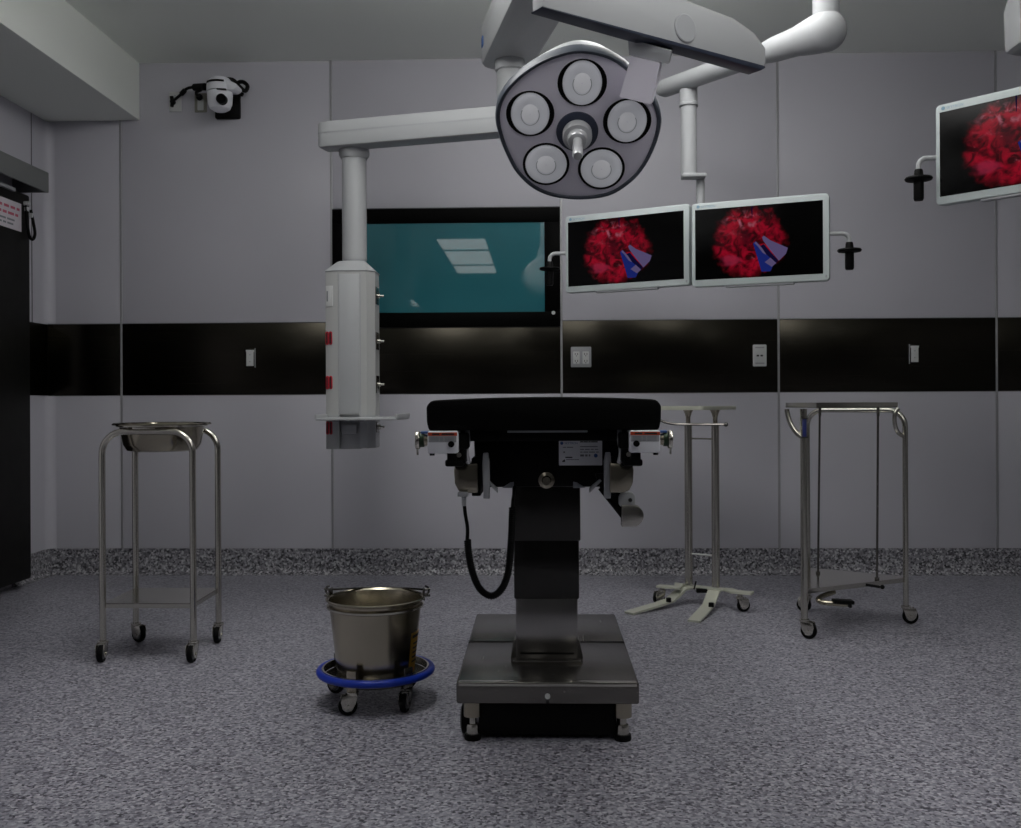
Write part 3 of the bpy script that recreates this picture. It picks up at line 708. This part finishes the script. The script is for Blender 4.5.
# ------------------------------------------------------------------ three-legged steel table at right
la, lb, lc_ = fl(804.5, 638), fl(906, 623.5), fl(808, 612)
rt_ = thing('instrument_table', V((1.3, 4.4, 0)), 'slim steel instrument table with low shelf and pedal at right', 'table')
tz = .970
for p, z1 in ((la, .955), (lb, .90), (lc_, .90)):
    b = MB()
    if p is lb:
        d = (lc_ - lb); d.z = 0; L = d.length; d.normalize(); r_ = .075
        pts = [lb + Z * .08] + arc(lb + Z * (tz - .014 - r_) + d * r_, -d, Z, r_, 0, 90, 8) + arc(lc_ + Z * (tz - .014 - r_) - d * r_, d, Z, r_, 90, 0, 8) + [lc_ + Z * .08]
        b.tube(pts, .0125, 14)
    elif p is la: b.cyl(la + Z * .08, la + Z * (tz - .005), .0145, seg=16)
    else: continue
    b.build('leg_frame' if p is lb else 'leg', m_steel, rt_)
for p, a in ((la, -.6), (lb, -.1), (lc_, 2.6)): caster(rt_, p.x, p.y, .09, .034, .022, a)
# bent braces
def brace(p, q_, nm='brace'):
    m_ = V((q_.x, q_.y, p.z)); pts = []
    for i in range(13):
        a = R(90 * i / 12); pts.append(p + (m_ - p) * (1 - cos(a)) * 1.0 + Z * ((q_.z - p.z) * sin(a)))
    MB().tube(pts, .0105, 12).build(nm, m_steel, rt_)
bq = lambda p, pts: [p + V((dx, dy, 0)) + Z * z for dx, dy, z in pts]
MB().tube(catmull(bq(la, [(-.062, .03, tz - .006), (-.060, .028, .945), (-.050, .02, .905), (-.028, .008, .865), (-.004, 0, .845)]), 5), .0105, 12).build('brace', m_steel, rt_)
MB().tube(catmull(bq(lb, [(-.040, -.03, tz - .006), (-.055, -.03, .94), (-.056, -.028, .90), (-.042, -.02, .862), (-.015, -.004, .842), (0, 0, .845)]), 5), .0095, 12).build('brace', m_steel, rt_)
lbm = la + Z * .885; MB().box(lbm + V((0, -.015, 0)), (.016, .008, .075), None, .002).build('blue_tag', m_tag, rt_)
b = MB(); b.use(m_ink); b.box(la + V((0, -.016, .925)), (.024, .012, .006)); b.box(la + V((0, -.016, .846)), (.024, .012, .006)); b.build('tag_clip', m_black, rt_)
ncr = V((at(816.5, 405, 4.12).x, 4.12, 0)); ang = R(7); u_ = V((cos(ang), sin(ang), 0)); w_ = V((-sin(ang), cos(ang), 0)); ts = .348
tcn = ncr + u_ * ts / 2 + w_ * ts / 2
b = MB(); o_ = rrect(ts, ts, .004, 2); i_ = rrect(ts - .01, ts - .01, .003, 2)
b.prism(o_, tcn + Z * tz, u_, w_, Z, .003)
b.rings([[tcn + u_ * a + w_ * c_ + Z * z for a, c_ in q_] for q_, z in ((o_, tz), (o_, tz + .021), (i_, tz + .021), (i_, tz + .002))], False, False)
b.build('table_top', m_steel, rt_)
b = MB(); szz = .203; cen = (la + lb + lc_) / 3
pl = [la, lb, lb + V((-.03, .06, 0)), lc_ + V((.02, .03, 0)), lc_]
b.prism([(p.x, p.y) for p in pl], (0, 0, szz - .018), X, Y, Z, .020); b.build('shelf', m_steel, rt_)
for px_, pyb, d_ in ((818, 574, 4.64), (877, 580, 4.50)):
    p = fl(px_, pyb, szz); q_ = V((p.x + (.012 if px_ < 850 else .008), p.y, tz)); 
    b = MB(); b.cyl(p, q_, .005, seg=10); b.cyl(q_ - Z * .04, q_, .0065, seg=10); b.cyl(p, p + Z * .012, .010, seg=12); b.build('lift_rod', m_dsteel, rt_)
b = MB(); pp = [fl(834, 593, .185), fl(822, 597, .16), fl(818, 601, .145), fl(823, 604, .13), fl(836, 605.5, .12), fl(848, 606, .117)]
pp = [at(834, 592, 4.36), at(823, 596, 4.32), at(818, 599.5, 4.28), at(823, 602.5, 4.25), at(835, 603.5, 4.23), at(849, 604.5, 4.22)]
b.tube(catmull(pp, 5), .011, 10); pd = b.build('pedal_lever', m_steelw, rt_)
b = MB(); b.box(at(843, 601.5, 4.22), (.085, .045, .016), M.Rotation(R(3), 3, 'Y'), .004); b.box(at(849.5, 605, 4.21), (.014, .03, .02), None, .004); b.build('pedal_pad', m_black, pd)
b = MB(); q_ = at(880, 587, 4.32); b.cyl(q_ + V((-.05, .03, .004)), q_, .006, seg=8); b.ball(q_ + V((.01, 0, .0)), .010); b.build('release_lever', m_black, rt_)

# ------------------------------------------------------------------ ceiling supply column (pendant)
dP = 4.80; px0 = at(353.5, 300, dP)
J = at(510, 80, 4.70)
sp = thing('supply_column', (px0.x, dP, CZ), 'white ceiling-hung gas and power column with red sockets and tray', 'supply column')
def ring(poly, o, z): return [V((o.x + a, o.y + c_, z)) for a, c_ in poly]
hx, hy = .118, .12
zT, zS, zM, zBm = at(350, 272, dP).z, at(350, 418, dP).z, at(350, 420, dP).z, at(350, 449, dP).z
octo = [(-hx, -hy + .022), (-.074, -hy), (.085, -hy), (hx, -hy + .045), (hx, hy - .07), (.07, hy), (-.07, hy), (-hx, hy - .07)]
o = V((px0.x - .012, dP + .1, 0))
OB = o.copy(); o = o - X * .006
b = MB(); b.rings([ring(octo, o, zBm + .165), ring(octo, o, zT)]); b.build('column_body', m_white2, sp)
b = MB(); b.rings([ring(octo, o, zT), ring([(a * 1.03, c_ * 1.03) for a, c_ in octo], o, zT + .006), ring([(a * .58, c_ * .58) for a, c_ in octo], o, zT + .055), ring([(a * .5, c_ * .5) for a, c_ in octo], o, zT + .06)])
b.build('column_cap', m_white, sp)
OS = o; o = OB
b = MB(); b.lathe([(0, zT + .05), (.058, zT + .05), (.058, zT + .08), (0, zT + .08)], o, Z, 28); b.build('swivel_ring', m_lgrey, sp)
zA = at(350, 148, 4.8).z
b = MB(); b.cyl(o + Z * (zT + .07), o + Z * zA, .060, seg=32); b.build('drop_tube', m_white, sp)
b = MB(); b.lathe([(0, zA - .03), (.064, zA - .03), (.075, zA - .012), (.075, zA + .012), (0, zA + .012)], o, Z, 32); b.build('tube_collar', m_white, sp)
o = OS
b = MB(); b.b2(o + V((-.048, -hy - .004, zBm + .17)), o + V((.050, -hy + .01, zT - .012)), .002); b.build('front_panel', m_white, sp)
b = MB()
for x in (-.052, .054): b.b2(o + V((x - .002, -hy - .001, zBm + .165)), o + V((x + .002, -hy + .002, zT - .004)))
b.build('panel_seam', m_lgrey, sp)
lo = [(-hx, -hy + .022), (-.074, -hy - .005), (-.048, -hy - .005), (-.048, hy), (-hx, hy - .07)]
b = MB(); b.rings([ring(lo, o, zBm), ring(lo, o, zBm + .165)]); b.build('lower_housing', m_white, sp)
lo2 = [(hx, -hy + .045), (hx, hy - .07), (.05, hy), (.05, -hy - .005), (.085, -hy - .005)]
b = MB(); b.rings([ring(lo2, o, zBm + .004), ring(lo2, o, zBm + .165)]); b.build('lower_housing', m_white, sp)
b = MB(); b.b2(o + V((-.047, -hy + .012, zBm)), o + V((.049, hy - .01, zBm + .165)), .002); b.build('lower_panel', m_white, sp)
b = MB(); b.b2(o + V((-.036, -hy - .012, zBm + .075)), o + V((.036, -hy + .02, zBm + .118)), .004); b.build('lower_box', m_white, sp)
# tray
zs = at(350, 420, 4.7).z
b = MB(); b.b2(o + V((-.117, -.34, zs)), o + V((.258, .10, zs + .012)), .004)
for x in (-.114, .255): b.b2(o + V((x - .006, -.34, zs + .006)), o + V((x + .006, .10, zs + .028)), .003)
b.build('tray', m_white, sp)
b = MB()
for x in (-.058, -.02, .02, .06): b.b2(o + V((x - .014, -hy - .03, zs - .008)), o + V((x + .012, -hy + .02, zs + .001)), .002)
b.build('tray_clamp', m_inkg, sp)
# red sockets on the left chamfer, gas outlets on the right chamfer
cl0, cl1 = o + V((-hx, -hy + .022, 0)), o + V((-.074, -hy, 0))
ud = (cl1 - cl0).normalized(); nd = V((ud.y, -ud.x, 0)).normalized()
if nd.y > 0: nd = -nd
for py in (338, 382.5, 428):
    z = at(330, py, 4.78).z
    for f_ in (.24, .66):
        p = cl0.lerp(cl1, f_) + V((0, 0, z)) + nd * .001
        b = MB(); b.use(m_red).prism(rrect(.017, .064, .008), p, ud, Z, nd, .005, .001); b.use(m_ink).prism(rrect(.007, .052, .0034), p + nd * .0045, ud, Z, nd, .0015)
        b.build('red_socket', None, sp)
z = at(330, 296, 4.78).z; p = cl0.lerp(cl1, .5) + V((0, 0, z))
b = MB(); b.use(m_plate).prism(rrect(.042, .10, .004), p, ud, Z, nd, .004, .001); b.use(m_inkg).prism(rrect(.007, .05, .002), p + nd * .004 - ud * .010, ud, Z, nd, .002); b.build('blank_plate', None, sp)
cr0, cr1 = o + V((hx, -hy + .05, 0)), o + V((hx, -hy + .15, 0)); ur = (cr1 - cr0).normalized(); nr = V((ur.y, -ur.x, 0)).normalized()
nr = X.copy(); ur = Y.copy()
for py, hz_ in ((294, .085), (340, .085), (384, .085), (427.5, .05)):
    z = at(372, py, 4.78).z; p = cr0.lerp(cr1, .45) + V((0, 0, z))
    g = MB().prism(rrect(.075, hz_, .004), p, ur, Z, nr, .005, .001).build('gas_outlet', m_dsteel, sp)
    b = MB(); b.cyl(p + nr * .004, p + nr * .018, .012, seg=16); b.cyl(p + nr * .018, p + nr * .036, .006, seg=12); b.build('outlet_nozzle', m_steel, g)
# horizontal boom, elbow and upper arm
zA0, zA1 = zA + .012, at(350, 119.5, 4.8).z
ax0 = OB; ax1 = V((J.x, J.y, 0)); d = (ax1 - ax0).normalized(); n_ = V((-d.y, d.x, 0)); L = (ax1 - ax0).length
b = MB(); pts = []
prof = [(-.145, .085), (-.135, .1), (-.09, .115), (L + .06, .115), (L + .09, .10), (L + .10, .06)]
out = [(a, w * .52 - .055) for a, w in prof] + [(a, -w * .52 - .055) for a, w in prof[::-1]]
b.prism(out, ax0 + Z * zA0, d, n_, Z, zA1 - zA0, .012); b.build('boom_arm', m_white, sp)
b = MB(); b.prism([(a, w - .0008) for a, w in out], ax0 + Z * (zA0 + (zA1 - zA0) * .52), d, n_, Z, .008); b.build('boom_seam', m_lgrey, sp)
zJ = at(510, 61, 4.70).z
b = MB(); b.cyl(V((J.x, J.y, zA1 - .01)), V((J.x, J.y, zJ)), .062, seg=32); b.build('elbow_tube', m_white, sp)
b = MB(); b.lathe([(0, zJ - .05), (.066, zJ - .05), (.07, zJ - .045), (.07, zJ + .01), (0, zJ + .01)], V((J.x, J.y, 0)), Z, 32); b.build('elbow_collar', m_white, sp)
K = V((.10, 3.62, 0)); J0 = V((J.x, J.y, 0)); d = (K - J0).normalized(); n_ = V((-d.y, d.x, 0)); L = (K - J0).length
prof = [(-.15, .06), (-.13, .10), (-.08, .125), (L + .05, .125), (L + .10, .08)]
b = MB(); b.prism([(a, w) for a, w in prof] + [(a, -w) for a, w in prof[::-1]], J0 + Z * zJ, d, n_, Z, .20, .02); b.build('upper_arm', m_white, sp)
b = MB(); b.prism(rrect(.045, .05, .01), J0 + d * -.02 + n_ * -.1255 + Z * (zJ + .09), d, Z, -n_, .004, .001); b.build('arm_badge', m_inkb, sp)
b = MB(); b.cyl(V((K.x, K.y, zJ + .19)), V((K.x, K.y, CZ + .02)), .11, seg=32); b.build('ceiling_post', m_white, sp)

# ------------------------------------------------------------------ surgical light
SC = at(578, 128, 3.50); te = R(42)
N0 = V((-.02, -cos(te), -sin(te))).normalized(); RX = (X - N0 * X.dot(N0)).normalized(); UY = RX.cross(N0); UY = -UY if UY.z < 0 else UY
kz = 3.5 / 1000 / 5.344
def L2(zx, zy): return ((zx - 474) * kz, -(zy - 420) * kz / .893)
oc = [(480, 32), (640, 66), (762, 150), (862, 262), (908, 350), (912, 430), (884, 540), (832, 645), (760, 722), (655, 785), (500, 806), (345, 790), (230, 742), (142, 660), (90, 565), (53, 468), (34, 370), (50, 285), (110, 198), (215, 115), (340, 58)]
oc = [(v.x, v.y) for v in catmull([V((*L2(*p), 0)) for p in oc], 4, True)]
def O2(sx_, sy_, du, dn): return [SC + RX * a * sx_ + UY * (c_ * sy_ + du) + N0 * dn for a, c_ in oc]
def O(s, du=0, dn=0): return [SC + RX * a * s + UY * (c_ * s + du) + N0 * dn for a, c_ in oc]
sl = thing('surgical_light', (SC.x, SC.y, CZ), 'five-lens surgical lamp head on a white ceiling arm', 'surgical lamp')
b = MB(); b.rings([O(.94, 0, .002), O(.955, 0, .010), O(.985, 0, .010), O(1, 0, .000), O(1, 0, -.035), O(.97, 0, -.045)]); b.build('lamp_rim', m_rim, sl)
b = MB(); b.rings([O(.945, 0, .001), O(.945, 0, .004), O(.90, 0, .0075)], caps=True); b.build('lamp_face', m_face, sl)
b = MB(); b.rings([O2(.93, .95, 0, -.04), O2(.90, .93, .002, -.05), O2(.88, .92, .008, -.088), O2(.84, .905, .010, -.094), O2(.76, .88, .014, -.118), O2(.66, .8, .014, -.130), O2(.3, .5, .02, -.138)]); b.build('back_shell', m_white, sl)
def P(a, c_, dn=0): return SC + RX * a + UY * c_ + N0 * dn
for zx, zy, rw, rh, dx_ in ((490, 190, .067, .080, 0), (220, 341, .067, .079, -.0), (732, 381, .068, .079, 0), (304, 605, .0745, .077, 0), (607, 629, .0745, .077, 0)):
    a, c_ = L2(zx, zy); R0 = .0835
    def el(rx, ry, dn, dc=0, n=40): return [P(a + rx * cos(2 * pi * i / n), c_ + dc + ry * sin(2 * pi * i / n), dn) for i in range(n)]
    ln = MB(); ln.rings([el(R0, R0, .004), el(R0, R0, .010), el(R0 * .97, R0 * .97, .012), el(rw, rh, .0115), el(rw, rh, .006)], caps=False)
    ln = ln.build('lens', m_black, sl)
    b = MB(); b.use(m_lens).rings([el(rw, rh, .0075), el(rw * .92, rh * .92, .0115), el(rw * .62, rh * .62, .0125), el(rw * .45, rh * .45, .010)], caps=False)
    b.build('lens_glass', None, ln)
    b = MB(); b.use(m_lens2).rings([el(rw * .45, rh * .45, .0095), el(rw * .36, rh * .36, .0125), el(.002, .002, .0135)], caps=False); b.build('lens_centre', None, ln)
    b = MB(); b.tube([P(a + rw * .47 * cos(R(t_)), c_ - .004 + rh * .47 * sin(R(t_)), .0122) for t_ in range(150, 391, 12)], .0012, 6); b.build('lens_ring', m_lgrey, ln)
a0, c0_ = L2(470, 432)
hb = P(a0, c0_)
MB().lathe([(0, .004), (.074, .006), (.073, .014), (.060, .022), (.0, .022)], hb, N0, 40).build('hub', m_navy, sl)
b = MB(); b.lathe([(.051, .02), (.051, .052), (.049, .058), (.036, .060), (.034, .078), (.031, .082), (.0, .082)], hb, N0, 36); b.build('handle_base', m_chrome, sl)
b = MB(); b.lathe([(.0, .06), (.017, .064), (.0165, .10), (.018, .115), (.018, .178), (.0145, .186), (0, .187)], hb, N0, 24); b.build('handle', m_chrome, sl)
# carrying arm
La, Lb = at(537, 9, 2.97), at(763, 73, 3.55)
ae = V((Lb.x - La.x, Lb.y - La.y, 0)).normalized(); an = V((ae.y, -ae.x, 0))
if an.y > 0: an = -an
def pl(px, py, off=0):
    d = CR @ V(((px - 510.5) / F, (402 - py) / F, -1)); q = V((La.x, La.y, 0)) + an * off
    t = (V((q.x, q.y, 0)) - V((0, 0, 0))).dot(an) / V((d.x, d.y, 0)).dot(an)
    return V((0, 0, CAMZ)) + d * t
def l2(p): return ((p - La).dot(ae), p.z)
body = [l2(pl(*q)) for q in ((543, 7.0), (761, 69.5), (766, 63), (766, 48), (755, 33), (734, 18), (700, 5), (650, -14), (580, -36), (548, -40), (542, -30))]
base = V((La.x, La.y, 0))
b = MB(); b.prism(body, base, ae, Z, -an, .055, .006); b.build('carrying_arm', m_white, sl)
strip = [l2(pl(*q)) for q in ((542, 6.4), (543, 7.8), (761, 70.3), (765, 68), (764, 66))]
b = MB(); b.prism(strip, base + an * .003, ae, Z, -an, .061, .0012); b.build('bumper_strip', m_navy, sl)
pcp = pl(685, 28.5); b = MB(); b.lathe([(0, .006), (.044, .006), (.048, .003), (.048, -.01), (0, -.01)], pcp, an, 36); b.build('pivot_cap', m_lgrey, sl)
b = MB(); pcx = pl(560, -14); b.cyl(pcx - an * .03 + Z * .02, V((pcx.x, pcx.y, CZ + .02)) - an * .03, .038, seg=28); b.build('ceiling_post', m_white, sl)
# yoke block from the arm down to the head rim
b = MB(); c4 = [at(628, 38, 3.27), at(671, 51, 3.27), at(668, 64, 3.29), at(629, 55, 3.29)]; bkv = V((.02, .10, .04))
b.rings([c4, [p + bkv for p in c4]]); b.build('yoke_collar', m_lgrey, sl)
b = MB(); c4 = [at(631, 56, 3.285), at(660, 63, 3.285), at(650.5, 104.5, 3.345), at(619.5, 97, 3.345)]; bkv = V((.02, .085, .035))
b.rings([c4, [p + bkv for p in c4]]); b.build('yoke', m_face, sl)

# ------------------------------------------------------------------ arm carrying the twin monitors
Kp, Ep = at(826, 36, 4.22), at(660, 86, 4.98)
ma = thing('monitor_boom', (Kp.x, Kp.y, CZ), 'white round ceiling arm with drop tube carrying the twin monitors', 'monitor arm')
ed = (Ep - Kp); ed.z = 0; el_ = ed.length; ed.normalize(); zz = (Kp.z + Ep.z) / 2
K0 = V((Kp.x, Kp.y, zz)); 
b = MB(); b.tube([K0 + ed * t_ for t_ in (.10, .20, .27, .32, el_ - .03, el_)], [.066, .058, .054, .046, .044, .030], 28); b.build('arm_tube', m_white, ma)
b = MB(); b.ball(K0, .0845, (1, 1, 1), 28); b.tube([K0, K0 + ed * .05, K0 + ed * .13], [.083, .080, .066], 28); b.build('arm_elbow', m_white, ma)
b = MB(); b.cyl(K0, V((K0.x, K0.y, CZ + .02)), .054, seg=28); b.build('ceiling_post', m_white, ma)
DT = at(688.5, 90, 4.86); D0 = V((DT.x, DT.y, 0)); zt0 = at(688, 106, 4.86).z; zt1 = at(688, 176, 4.86).z
b = MB(); b.cyl(D0 + Z * zt0, D0 + Z * (zz + .02), .043, seg=24); b.lathe([(.043, zt0), (.046, zt0 - .002), (.046, zt0 + .012), (.043, zt0 + .016)], D0, Z, 24); b.build('tube_collar', m_white, ma)
b = MB(); b.cyl(D0 + Z * zt1, D0 + Z * (zt0 + .005), .0385, seg=24); b.build('drop_tube', m_white, ma)
b = MB(); b.b2(D0 + V((-.035, -.04, zt1 - .012)), D0 + V((.08, .04, zt1 + .008)), .006)
D1 = D0 + V((.06, .03, 0)); b.cyl(D1 + Z * 1.62, D1 + Z * zt1, .021, seg=18)
b.tube([D1 + V((-.42, .16, 1.72)), D1 + V((-.15, .06, 1.72)), D1 + Z * 1.72, D1 + V((.15, -.02, 1.72)), D1 + V((.34, -.11, 1.72))], .02, 12)
b.build('mount_bracket', m_white, ma)

def monitor(name, P0, e, w, h, label, handle, grip, ty, size=1.0):
    e = V((e[0], e[1], 0)).normalized(); n = V((e.y, -e.x, 0)); n = -n if n.y > 0 else n
    mid = P0 + e * w / 2
    t = thing(name, mid + Z * h / 2, label, 'monitor', 'surgical monitors')
    c = mid + Z * h / 2
    sh = MB(); sh.prism(rrect(w, h, .016), c - n * .05, e, Z, n, .05, .004)
    sh.build('casing', m_bezel, t)
    MB().prism(rrect(w * .72, h * .7, .03), c - n * .075, e, Z, n, .03, .006).build('rear_housing', m_white, t)
    x0, x1, y0, y1 = -w / 2 + .016, w / 2 - .026, -h / 2 + .030, h / 2 - .030
    s_ = MB(); o_ = c + n * .0006
    s_.use(m_screen).flat([(x0, y0), (x1, y0), (x1, y1), (x0, y1)], o_, e, Z)
    uvp = lambda u, v: (x0 + (x1 - x0) * u, y1 - (y1 - y0) * v)
    s_.use(m_toold).flat([uvp(.452, 0), uvp(.462, 0), uvp(.460, .17), uvp(.456, .19)], o_ + n * .0003, e, Z)
    s_.use(m_tool).flat([uvp(.535, .45), uvp(.55, .43), uvp(.60, .50), uvp(.735, .62), uvp(.72, .70), uvp(.665, .79), uvp(.60, .64), uvp(.545, .50)], o_ + n * .0003, e, Z)
    s_.use(m_toolb).flat([uvp(.465, .53), uvp(.485, .50), uvp(.54, .60), uvp(.635, .80), uvp(.60, .93), uvp(.53, .93), uvp(.50, .74)], o_ + n * .0004, e, Z)
    s_.use(m_tool).flat([uvp(.475, .525), uvp(.487, .505), uvp(.535, .60), uvp(.57, .70), uvp(.54, .67), uvp(.50, .57)], o_ + n * .0006, e, Z)
    s_.use(m_tool).flat([uvp(.555, .80), uvp(.60, .74), uvp(.645, .82), uvp(.61, .87)], o_ + n * .0006, e, Z)
    s_.use(m_toold).flat([uvp(.50, .58), uvp(.55, .55), uvp(.66, .79), uvp(.645, .82)], o_ + n * .0005, e, Z)
    so = s_.build('screen', None, t)
    me = so.data; uvl = me.uv_layers.new(name='UVMap')
    for lp in me.loops:
        q = me.vertices[lp.vertex_index].co + V(t.location) - c
        uvl.data[lp.index].uv = ((q.dot(e) - x0) / (x1 - x0), (q.z - y0) / (y1 - y0))
    b = MB(); lo_ = c + n * .0008 + e * (-w / 2 + .022) + Z * (h / 2 - .0225)
    b.use(m_inkc).prism([(.0075 * cos(i * pi / 8), .0075 * sin(i * pi / 8)) for i in range(16)], lo_ + e * .008 + Z * .006, e, Z, n, .0004)
    b.text('SKYTRON', lo_ + e * .020, e, Z, .0145 * size); b.build('maker_mark', None, t)
    b = MB(); b.prism(rrect(.008, .012, .002), c + e * (w / 2 - .013) + Z * (-h / 2 + .018), e, Z, n, .001); b.build('power_button', m_lgrey, t)
    b = MB(); b.b2((0, 0, 0), (0, 0, 0)) if 0 else None
    b.box(mid - n * .02 - Z * .004, (w * .5, .03, .010), M((e, n, Z)).transposed(), .003); b.build('lower_vent', m_lgrey, t)
    if handle:
        sg = 1 if handle == 'right' else -1
        q0 = mid + e * (sg * w / 2) + Z * ty - n * .02
        out = V((sg, 0, 0)) * grip[0]
        pts = [q0 - e * sg * .01, q0 + out * .55] + arc(q0 + out - V((sg, 0, 0)) * .03 - Z * .03, V((sg, 0, 0)), Z, .03, 90, 0, 6)[0:] + [q0 + out - Z * grip[1]]
        b = MB(); b.tube(pts, .0095, 12); hd_ = b.build('handle_tube', m_white, t)
        g = q0 + out - Z * grip[1]
        b = MB(); b.lathe([(0, .012), (.014, .012), (.016, .006), (.018, -.014), (.048, -.018), (.052, -.024), (.048, -.030), (.019, -.034), (.019, -.10), (.016, -.108), (0, -.11)], g, Z, 28); b.build('handle_grip', m_black, hd_)
    return t
monitor('monitor', at(565.5, 293, 5.0), (.569, -.31), .648, .380, 'left one of the twin monitors showing red tissue, beside the wall window', 'left', (.088, .052), .20)
monitor('monitor', at(692, 287, 4.6), (.548, -.215), .602, .380, 'right one of the twin monitors, black handle on its right edge', 'right', (.085, .05), .205)
monitor('monitor', at(936, 205.5, 3.88), (.676, -.737), .66, .382, 'monitor cut off by the right edge of the photo, tilted nearest', 'left', (.075, .055), .185)

# second spring arm, its rounded end showing at the top right corner
q_ = at(1014, 30, 3.62)
ra = thing('monitor_boom', (2.12, 3.93, CZ), 'white ceiling arm end with navy strip in the top right corner', 'monitor arm')
b = MB(); b.prism([(-.03, 0), (.02, -.012), (.50, -.01), (.50, .30), (.0, .27), (-.035, .16)], at(1028, 42, 3.86), X, Z, Y, .14, .02); b.build('arm_housing', m_white, ra)
b = MB(); b.prism([(.0, .0), (.015, -.008), (.47, .01), (.47, .24), (-.006, .21)], at(1032, 24, 3.855), X, Z, Y, .08, .002); b.build('bumper_strip', m_navy, ra)
b = MB(); b.cyl((2.12, 3.93, 2.35), (2.12, 3.93, CZ + .02), .05, seg=24); b.build('ceiling_post', m_white, ra)
b = MB(); b.cyl((2.16, 3.93, 1.92), (2.16, 3.93, 2.42), .035, seg=24); b.tube([(2.16, 3.93, 1.95), (2.02, 3.80, 1.95), (1.90, 3.66, 1.95)], .022, 12); b.build('drop_tube', m_white, ra)

# ------------------------------------------------------------------ ceiling lights (lit boxes unseen overhead, dim panels mirrored in the window glass)
LP = [(.45, 4.1, 1.3, .5, 1), (-.75, 3.0, .55, 1.7, 1), (.95, 2.3, .55, 1.0, 1), (1.9, .6, .6, 1.0, 1), (-.96, -1.0, .6, .86, 0), (-.96, -2.2, .6, 1.3, 0), (-.96, -3.4, .6, .86, 0)]  # lit box nearest the camera is added fill to brighten front faces
for x, y, w, l, on in LP:
    t = thing('ceiling_light', (x, y, CZ + .02), 'unseen white ceiling light box, deepened to brighten the ceiling' if on else 'dimmed ceiling light panel mirrored in the dark window glass', 'ceiling light', 'unseen lit ceiling light boxes' if on else 'dimmed ceiling light panels')
    dz = .20 if on else .004  # lit boxes hang deep so their glowing sides brighten ceiling and soffit
    b = MB()
    for s_ in (-1, 1):
        b.b2((x + s_ * (w / 2 + .01) - .012, y - l / 2 - .022, CZ - .008), (x + s_ * (w / 2 + .01) + .012, y + l / 2 + .022, CZ + .021)); b.b2((x - w / 2, y + s_ * (l / 2 + .01) - .012, CZ - .008), (x + w / 2, y + s_ * (l / 2 + .01) + .012, CZ + .021))
    b.build('light_frame', m_white, t)
    MB().b2((x - w / 2, y - l / 2, CZ - dz), (x + w / 2, y + l / 2, CZ + .018), .004).build('diffuser', m_light if on else m_lightd, t)

# ------------------------------------------------------------------ world and colour management
w = bpy.data.worlds.new('world'); sc.world = w; w.use_nodes = True
w.node_tree.nodes['Background'].inputs['Color'].default_value = (.01, .01, .011, 1)
vs = sc.view_settings; sc.display_settings.display_device = 'sRGB'
vs.view_transform = 'Standard'; vs.look = 'None'; vs.exposure = 0; vs.gamma = 1; vs.use_curve_mapping = False
sc.cycles.use_denoising = True
sc.cycles.max_bounces = 8; sc.cycles.diffuse_bounces = 4; sc.cycles.glossy_bounces = 4
sc.cycles.sample_clamp_indirect = 4
